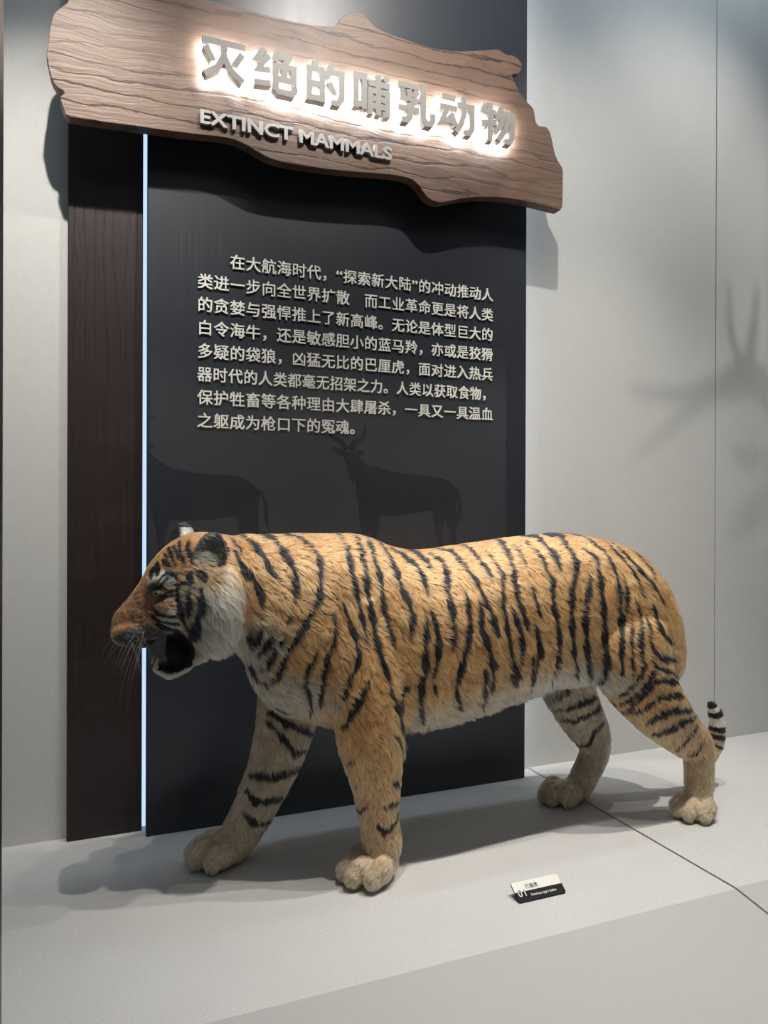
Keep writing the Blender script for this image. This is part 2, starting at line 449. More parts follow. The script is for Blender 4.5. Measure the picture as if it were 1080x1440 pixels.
for i, c in enumerate(s):
    if c == ' ':
        continue
    pr = text_mesh('probe', s[:i + 1], 1, 0, 0.012, M_ENG)
    mx = max(v.co.x for v in pr.data.vertices); bpy.data.objects.remove(pr)
    o = text_mesh('letter', c, 1, 0.12, 0.032, M_ENG)
    wd = max(v.co.x for v in o.data.vertices) - min(v.co.x for v in o.data.vertices)
    k = (0.797 - 0.2707) / full
    at(fit(o, 0.2707 + (mx - wd) * k, 0.2707 + mx * k, 1.8270, 1.8625, SY - 0.012), sg)
    co = o.data
    for v in co.vertices:
        v.co.y = SY - 0.010 if v.co.y < SY - 0.012 + 0.08 else SY

ROWS = [(2, '在大航海时代，“探索新大陆”的冲动推动人'), (0, '类进一步向全世界扩散　而工业革命更是将人类'), (0, '的贪婪与强悍推上了新高峰。无论是体型巨大的'),
        (0, '白令海牛，还是敏感胆小的蓝马羚，亦或是狡猾'), (0, '多疑的袋狼，凶猛无比的巴厘虎，面对进入热兵'), (0, '器时代的人类都毫无招架之力。人类以获取食物，'),
        (0, '保护牲畜等各种理由大肆屠杀，一具又一具温血'), (0, '之躯成为枪口下的冤魂。')]
ADV = 0.0430
X0, ZT, PITCH_Z = 0.2796, 1.5212, 0.06174
for r, (ind, row) in enumerate(ROWS):
    ln_ = at(link(bpy.data.objects.new('text_line', None)), pn)
    tot = ind + sum(0.5 if c in '“”' else 1 for c in row)
    sq = min(1.0, 21.0 / tot)
    col = float(ind)
    zc = ZT - r * PITCH_Z
    for c in row:
        quote = c in '“”'
        wd = 0.5 if quote else sq
        if c != '　':
            o = text_mesh('probe', c, 1, 0.0, 0.0, M_TEXT)
            me = o.data
            n = len(me.vertices)
            co = np.empty(n * 3); me.vertices.foreach_get('co', co); co = co.reshape(-1, 3)
            polys = [list(p.vertices) for p in me.polygons]
            bpy.data.objects.remove(o)
            verts, faces = [], []
            kx = ADV * 0.98 * (1.15 if quote else sq)
            # four slightly shifted copies give the heavy strokes of the lettering
            for q, (ox, oy) in enumerate(((-1, -1), (1, -1), (-1, 1), (1, 1))):
                base = len(verts)
                for yy in (-0.005 - 0.00003 * q, 0.0):
                    for x, y, z in co:
                        verts.append((X0 + ADV * col + kx * (x + 0.013 * ox), yy, zc + (y + 0.011 * oy - 0.38) * ADV * 0.98))
                ec = set()
                for vs in polys:
                    faces.append([base + v for v in vs])
                    ec.update(zip(vs, vs[1:] + vs[:1]))
                for (a, b) in ec:
                    if (b, a) not in ec:
                        faces.append([base + b, base + a, base + n + a, base + n + b])
            ch = mesh_obj('character', verts, faces, M_TEXT)
            ch.parent = ln_
        col += wd

# ---------------------------------------------------------------- species card on the deck
cdn = link(bpy.data.objects.new('species_card', None)); cdn.location = (0.937, -0.642, 0.0)
tag(cdn, 'small black and cream species card lying tilted on the pale deck', 'card')
CW, CH, CT = 0.122, 0.0455, 0.003
ang = math.radians(34)
CM = Matrix.Translation((0.937, -0.642, 0.0025)) @ Matrix.Rotation(ang, 4, 'X')
def card_part(name, x0, x1, v0, v1, t0, t1, mat, corners=()):
    bm = bmesh.new()
    pts = []
    rr = 0.005
    for (cx, cy, a0) in ((x1, v1, 0), (x0, v1, 90), (x0, v0, 180), (x1, v0, 270)):
        if (a0 in corners):
            ox = cx - rr if a0 in (0, 270) else cx + rr
            oy = cy - rr if a0 in (0, 90) else cy + rr
            for k in range(7):
                t = math.radians(a0 + 15 * k)
                pts.append((ox + rr * math.cos(t), oy + rr * math.sin(t)))
        else:
            pts.append((cx, cy))
    f = bm.faces.new([bm.verts.new((x, y, t1)) for x, y in pts])
    r = bmesh.ops.extrude_face_region(bm, geom=[f])
    bmesh.ops.translate(bm, vec=(0, 0, t0 - t1), verts=[v for v in r['geom'] if isinstance(v, bmesh.types.BMVert)])
    o = bm_obj(name, bm, mat)
    o.data.transform(CM)
    return at(o, cdn)
card_part('plate', -CW / 2, CW / 2, 0, CH, -CT, 0, M_CARDK, (0, 90, 180, 270))
card_part('upper_field', -CW / 2 + 0.0004, CW / 2 - 0.0004, CH * 0.49, CH - 0.0004, 0, 0.0004, M_CARDW, (0, 90))
bm = bmesh.new()
th = CH * math.sin(ang)
pr = [(-0.02, CH * 0.35 * math.sin(ang) - 0.0015 + 0.0), ]
wv = [(CH * 0.2 * math.cos(ang), 0.0), (CH * 0.8 * math.cos(ang), 0.0), (CH * 0.8 * math.cos(ang), CH * 0.8 * math.sin(ang) - 0.0015), (CH * 0.2 * math.cos(ang), CH * 0.2 * math.sin(ang) - 0.0015)]
A = [bm.verts.new((0.937 - 0.045, -0.642 + a, b)) for a, b in wv]; B = [bm.verts.new((0.937 + 0.045, -0.642 + a, b)) for a, b in wv]
bm.faces.new(A); bm.faces.new(B[::-1])
for i in range(4):
    bm.faces.new((A[i], B[i], B[(i + 1) % 4], A[(i + 1) % 4]))
at(bm_obj('stand', bm, M_DARKMETAL), cdn)
def card_text(s, x0, v0, size, mat, bold=0.0):
    o = text_mesh('print', s, size, 0.0, bold * size, mat)
    o.data.transform(CM @ Matrix.Translation((x0, v0, 0.0008)))
    return at(o, cdn)
M_INK = plain('dark_print_ink', (0.05, 0.05, 0.05), 0.5)
card_text('巴厘虎', -CW / 2 + 0.030, CH * 0.60, 0.0110, M_INK, 0.01)
card_text('Panthera tigris balica', -CW / 2 + 0.036, CH * 0.20, 0.0078, M_CARDW, 0.012)

# the number straddles the two fields: light below, dark above
for dgt, dx in (('0', 0.006), ('1', 0.0185)):
    for upper in (False, True):
        o = text_mesh('print', dgt, 0.0215, 0.0, 0.0, M_INK if upper else M_CARDW)
        bm = bmesh.new(); bm.from_mesh(o.data)
        bmesh.ops.translate(bm, verts=bm.verts, vec=(-CW / 2 + dx, CH * 0.25, 0.0008))
        bmesh.ops.bisect_plane(bm, geom=bm.verts[:] + bm.edges[:] + bm.faces[:], plane_co=(0, CH * 0.49, 0), plane_no=(0, 1, 0), clear_inner=upper, clear_outer=not upper)
        bm.to_mesh(o.data); bm.free()
        o.data.transform(CM)
        at(o, cdn)


# ---------------------------------------------------------------- the tiger
MIDY = -0.32
TORSO = [(0.2667, 0.7796, 0.5564, 0.078), (0.3049, 0.7888, 0.5426, 0.098), (0.3455, 0.7934, 0.5024, 0.111), (0.3736, 0.7931, 0.4346, 0.119), (0.4121, 0.7928, 0.3897, 0.131), (0.4805, 0.7940, 0.3593, 0.143), (0.5600, 0.7934, 0.3305, 0.149), (0.6145, 0.7913, 0.3177, 0.150), (0.6515, 0.7823, 0.3153, 0.150), (0.6892, 0.7661, 0.3147, 0.151), (0.7274, 0.7550, 0.3159, 0.153), (0.7760, 0.7507, 0.3160, 0.156), (0.8457, 0.7550, 0.3212, 0.158), (0.9278, 0.7649, 0.3329, 0.157), (1.0126, 0.7750, 0.3506, 0.151), (1.1003, 0.7836, 0.3690, 0.143), (1.1795, 0.7887, 0.3792, 0.139), (1.2612, 0.7842, 0.3800, 0.139), (1.3455, 0.7696, 0.3688, 0.139), (1.4073, 0.7528, 0.3554, 0.135), (1.4578, 0.7297, 0.3469, 0.127), (1.5093, 0.6878, 0.3423, 0.114), (1.5512, 0.6288, 0.3428, 0.095), (1.5831, 0.5549, 0.3525, 0.071), (1.6046, 0.4808, 0.3715, 0.041)]
SKULL = [(0.0592, 0.6179, 0.5949, 0.012), (0.0678, 0.6313, 0.5837, 0.026), (0.0823, 0.6475, 0.5644, 0.040), (0.1012, 0.6713, 0.5554, 0.048), (0.1188, 0.6985, 0.5512, 0.053), (0.1306, 0.7230, 0.5519, 0.056), (0.1440, 0.7429, 0.5588, 0.062), (0.1619, 0.7628, 0.5733, 0.074), (0.1846, 0.7798, 0.5719, 0.088), (0.2075, 0.7921, 0.5563, 0.099), (0.2292, 0.7983, 0.5231, 0.106), (0.2541, 0.7997, 0.5165, 0.109), (0.2810, 0.7963, 0.5242, 0.106), (0.3130, 0.7911, 0.5332, 0.096), (0.3405, 0.7844, 0.5476, 0.081)]
JAW = [(0.1413, 0.5124, 0.5030, 0.018), (0.1518, 0.5147, 0.4912, 0.030), (0.1684, 0.5088, 0.4836, 0.038), (0.1866, 0.5090, 0.4852, 0.046), (0.2049, 0.5203, 0.4932, 0.056), (0.2233, 0.5475, 0.5045, 0.066), (0.2451, 0.5748, 0.5140, 0.071)]
NEAR_FORE = [(0.5709, -0.4250, 0.6493, 0.0772, 0.040), (0.5832, -0.4300, 0.5474, 0.0978, 0.055), (0.5948, -0.4320, 0.4577, 0.0945, 0.062), (0.6038, -0.4320, 0.3757, 0.0792, 0.062), (0.6099, -0.4300, 0.3257, 0.0743, 0.058), (0.6214, -0.4280, 0.2665, 0.0659, 0.052), (0.6294, -0.4260, 0.2074, 0.0540, 0.045), (0.6354, -0.4250, 0.1405, 0.0454, 0.040), (0.6431, -0.4240, 0.0813, 0.0455, 0.040), (0.6379, -0.4240, 0.0459, 0.0420, 0.042)]
FAR_FORE = [(0.5027, -0.2100, 0.5246, 0.0800, 0.045), (0.4883, -0.2100, 0.4187, 0.0854, 0.055), (0.4732, -0.2130, 0.3319, 0.0757, 0.055), (0.4509, -0.2160, 0.2557, 0.0658, 0.050), (0.4221, -0.2180, 0.1844, 0.0580, 0.045), (0.3866, -0.2200, 0.1170, 0.0519, 0.040), (0.3555, -0.2200, 0.0664, 0.0479, 0.040), (0.3281, -0.2200, 0.0280, 0.0385, 0.042)]
NEAR_HIND = [(1.3257, -0.3950, 0.5990, 0.0722, 0.045), (1.3426, -0.4150, 0.5243, 0.1282, 0.066), (1.3750, -0.4250, 0.4321, 0.1143, 0.068), (1.4168, -0.4300, 0.3588, 0.0906, 0.060), (1.4732, -0.4330, 0.2962, 0.0771, 0.050), (1.5378, -0.4340, 0.2369, 0.0594, 0.040), (1.5841, -0.4340, 0.1922, 0.0494, 0.035), (1.5921, -0.4340, 0.1357, 0.0432, 0.033), (1.5924, -0.4340, 0.0861, 0.0411, 0.033), (1.5848, -0.4340, 0.0416, 0.0390, 0.036)]
FAR_HIND = [(1.3038, -0.2300, 0.4980, 0.1039, 0.060), (1.3101, -0.2220, 0.3930, 0.0935, 0.062), (1.3256, -0.2150, 0.3176, 0.0786, 0.055), (1.3609, -0.2120, 0.2508, 0.0682, 0.047), (1.4010, -0.2100, 0.1892, 0.0576, 0.038), (1.4116, -0.2100, 0.1393, 0.0487, 0.034), (1.3912, -0.2100, 0.0932, 0.0441, 0.033), (1.3633, -0.2100, 0.0506, 0.0416, 0.034), (1.3356, -0.2100, 0.0230, 0.0370, 0.036)]
TAIL = [(1.5218, -0.3200, 0.6121, 0.0255, 0.030), (1.5566, -0.3200, 0.4762, 0.0235, 0.028), (1.5830, -0.3150, 0.3486, 0.0226, 0.026), (1.6260, -0.3100, 0.2176, 0.0217, 0.025), (1.6854, -0.3000, 0.1274, 0.0221, 0.025), (1.7465, -0.2950, 0.0969, 0.0224, 0.024), (1.7892, -0.2950, 0.1264, 0.0231, 0.024), (1.8033, -0.2950, 0.1728, 0.0227, 0.024), (1.8002, -0.2950, 0.2211, 0.0204, 0.022), (1.7856, -0.2950, 0.2531, 0.0134, 0.017), (1.7770, -0.2950, 0.2670, 0.0042, 0.008)]
EAR_NEAR = (0.2440, -0.4150, 0.7615)
EAR_FAR = (0.2302, -0.2250, 0.7919)
EYE_NEAR = (0.1473, -0.3900, 0.6767)
EYE_FAR = (0.1600, -0.2500, 0.6617)
RUFF_NEAR = (0.2693, -0.4000, 0.6286)
RUFF_FAR = (0.2961, -0.2400, 0.6066)
NOSE = (0.0621, -0.3200, 0.6009)
CANINE = (0.1388, -0.3500, 0.5383)
TONGUE = (0.1774, -0.3200, 0.5097)
LIPM = (0.1038, -0.3500, 0.5878)
PAW_NF = (0.6132, -0.4240, 0.0420)
PAW_FF = (0.3010, -0.2200, 0.0275)
PAW_NH = (1.5953, -0.4340, 0.0281)
PAW_FH = (1.3005, -0.2100, 0.0321)
RUFFTOP = (0.2568, -0.4200, 0.7027)
SHOULDER = (0.5765, -0.4000, 0.6167)

def closed_rings(bm, rings):
    R = [[bm.verts.new(v) for v in r] for r in rings]
    n = len(R[0])
    for a, b in zip(R, R[1:]):
        for i in range(n):
            bm.faces.new((a[i], a[(i + 1) % n], b[(i + 1) % n], b[i]))
    for r, rev in ((R[0], True), (R[-1], False)):
        c = bm.verts.new(sum((v.co for v in r), Vector()) / n)
        for i in range(n):
            q = (r[i], r[(i + 1) % n], c)
            bm.faces.new(q[::-1] if rev else q)
def catmull(rows, sub):
    A = np.array(rows)
    P = np.vstack([2 * A[0] - A[1], A, 2 * A[-1] - A[-2]])
    out = []
    for i in range(1, len(P) - 2):
        for k in range(sub):
            t = k / sub
            p0, p1, p2, p3 = P[i - 1], P[i], P[i + 1], P[i + 2]
            out.append(0.5 * (2 * p1 + (p2 - p0) * t + (2 * p0 - 5 * p1 + 4 * p2 - p3) * t * t + (3 * p1 - p0 - 3 * p2 + p3) * t ** 3))
    out.append(P[-2])
    return np.array(out)
def body_loft(bm, rows, n=28, e=2.25, yc=MIDY, drop=0.0):
    rings = []
    for x, zt, zb, hw in catmull(rows, 3):
        c, h = (zt + zb) / 2, max((zt - zb) / 2, 0.002)
        hw = max(hw, 0.003)
        ring = []
        for k in range(n):
            t = 2 * math.pi * k / n
            ct, st = math.cos(t), math.sin(t)
            z = c + h * math.copysign(abs(st) ** (2 / e), st)
            yy = hw * math.copysign(abs(ct) ** (2 / e), ct) * (1 - drop * st)
            ring.append((x, yc + yy, z))
        rings.append(ring)
    closed_rings(bm, rings)
def limb_loft(bm, rows, n=20):
    A = catmull(rows, 4)
    rings = []
    for i, (x, y, z, r, ry) in enumerate(A):
        a = A[max(i - 1, 0)]; b = A[min(i + 1, len(A) - 1)]
        d = Vector((b[0] - a[0], 0, b[2] - a[2])).normalized()
        u = Vector((d.z, 0, -d.x))
        rings.append([Vector((x, y, z)) + u * (r * math.cos(2 * math.pi * k / n)) + Vector((0, ry * math.sin(2 * math.pi * k / n), 0)) for k in range(n)])
    closed_rings(bm, rings)
def ellipsoid(bm, c, r, rot=None):
    m = Matrix.Translation(c) @ (rot.to_4x4() if rot else Matrix.Identity(4)) @ Matrix.Diagonal((*r, 1))
    bmesh.ops.create_uvsphere(bm, u_segments=20, v_segments=12, radius=1.0, matrix=m)
def paw(bm, c, s=1.0, turn=0.0):
    q = Matrix.Rotation(turn, 3, 'Z')
    def at_(v):
        return Vector(c) + q @ (Vector(v) * s)
    ellipsoid(bm, at_((0.004, 0, 0.0)), (0.050 * s, 0.044 * s, 0.033 * s), q)
    for tx, ty, r, a in ((-0.022, -0.049, 0.0215, 0.25), (-0.056, -0.0185, 0.0225, 0.06), (-0.060, 0.0175, 0.0225, -0.06), (-0.030, 0.047, 0.0215, -0.25)):
        qa = q @ Matrix.Rotation(a, 3, 'Z')
        ellipsoid(bm, at_((tx + 0.012, ty * 0.9, 0.004)), (0.034 * s, r * 0.88 * s, 0.030 * s), qa)
        ellipsoid(bm, at_((tx - 0.010, ty, -0.007)), (0.022 * s, r * 0.86 * s, 0.024 * s), qa)
def ear(bm, base, out, fwdv, h=0.046, wd=0.040):
    """a thick rounded cup: 'fwdv' is the way the hollow faces, 'out' the way the tip points"""
    f = Vector(fwdv).normalized(); o = Vector(out); o = (o - f * o.dot(f)).normalized(); s = o.cross(f)
    n, rings_n = 22, 9
    rings = []
    def pt(a, rr, off):
        # dish: hollow depth grows to the middle
        x, y = math.cos(a) * rr * wd, math.sin(a) * rr * h
        d = -0.020 * (1 - rr * rr) + off
        return Vector(base) + s * x + o * (y + h * 0.35) + f * d
    prof = [(0.08, 0.008), (0.3, 0.008), (0.55, 0.008), (0.8, 0.008), (0.95, 0.006), (1.0, 0.0), (0.95, -0.006), (0.75, -0.009), (0.5, -0.010), (0.25, -0.011), (0.08, -0.011)]
    for rr, off in prof:
        rings.append([pt(2 * math.pi * k / n, rr, off) for k in range(n)])
    closed_rings(bm, rings)
EARS = {-1: (0.248, MIDY - 0.084, 0.742), 1: (0.205, MIDY + 0.078, 0.760)}
PAWS = [((0.628, -0.426, 0.036), 1.0, 0.10), ((0.318, -0.220, 0.036), 1.0, -0.05), ((1.588, -0.436, 0.033), 0.92, 0.12), ((1.312, -0.210, 0.033), 0.95, 0.05)]
def tiger_body():
    bm = bmesh.new()
    body_loft(bm, TORSO, e=2.2, drop=0.06)
    body_loft(bm, SKULL, e=2.1, drop=0.04)
    body_loft(bm, JAW, e=2.0)
    for L in (NEAR_FORE, FAR_FORE, NEAR_HIND, FAR_HIND, TAIL):
        limb_loft(bm, L)
    for c, s, t in PAWS:
        paw(bm, c, s, t)
    for sgn in (-1, 1):
        y = lambda d: MIDY + sgn * d
        ellipsoid(bm, (0.272, y(0.088), 0.635), (0.052, 0.045, 0.098), Matrix.Rotation(0.12, 3, 'Y'))     # cheek ruff
        ellipsoid(bm, (0.095, y(0.030), 0.586), (0.040, 0.033, 0.026))                                    # whisker pad
        ellipsoid(bm, (0.150, y(0.052), 0.700), (0.030, 0.020, 0.016), Matrix.Rotation(-0.5, 3, 'Y'))      # brow
        ellipsoid(bm, (0.180, y(0.066), 0.640), (0.040, 0.026, 0.034))                                    # cheekbone
        ellipsoid(bm, (0.565, y(0.085), 0.600), (0.095, 0.062, 0.150), Matrix.Rotation(-0.12, 3, 'Y'))     # shoulder
        ellipsoid(bm, (1.385, y(0.070), 0.560), (0.150, 0.062, 0.150))                                    # haunch
        ear(bm, EARS[sgn], (0.10, sgn * 0.30, 1.0), (-0.30, sgn * 0.90, 0.12), 0.046, 0.032)
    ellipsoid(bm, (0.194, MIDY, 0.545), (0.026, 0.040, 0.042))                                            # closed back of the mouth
    for f in bm.faces:
        f.smooth = True
    bmesh.ops.recalc_face_normals(bm, faces=bm.faces)
    me = bpy.data.meshes.new('tiger_parts')
    bm.to_mesh(me); bm.free()
    o = bpy.data.objects.new('tiger_parts', me)
    COL.objects.link(o)
    r = o.modifiers.new('r', 'REMESH'); r.mode = 'VOXEL'; r.voxel_size = 0.0045; r.use_smooth_shade = True
    s = o.modifiers.new('s', 'SMOOTH'); s.factor = 0.5; s.iterations = 3
    dg = bpy.context.evaluated_depsgraph_get()
    out = bpy.data.meshes.new_from_object(o.evaluated_get(dg))
    bpy.data.objects.remove(o)
    co = np.empty(len(out.vertices) * 3); out.vertices.foreach_get('co', co); co = co.reshape(-1, 3)
    low = co[:, 2] < 0.0012
    co[low, 2] = 0.0012
    out.vertices.foreach_set('co', co.ravel()); out.update()
    out.name = 'body'
    return out
TIGER_ME = tiger_body()

def hash3(i, j, k):
    h = (i * 374761393 + j * 668265263 + k * 2147483647 + 1274126177) & 0xFFFFFFFF
    h = ((h ^ (h >> 13)) * 1274126177) & 0xFFFFFFFF
    return ((h ^ (h >> 16)) & 0xFFFF) / 65535.0
def vnoise(P, f, seed=0):
    Q = P * f + seed * 17.31
    I = np.floor(Q).astype(np.int64); F = Q - I
    F = F * F * (3 - 2 * F)
    r = 0
    for a in (0, 1):
        for b in (0, 1):
            for c in (0, 1):
                wgt = (F[:, 0] if a else 1 - F[:, 0]) * (F[:, 1] if b else 1 - F[:, 1]) * (F[:, 2] if c else 1 - F[:, 2])
                r = r + wgt * hash3(I[:, 0] + a, I[:, 1] + b, I[:, 2] + c)
    return r
def sstep(a, b, x):
    t = np.clip((x - a) / (b - a), 0, 1)
    return t * t * (3 - 2 * t)

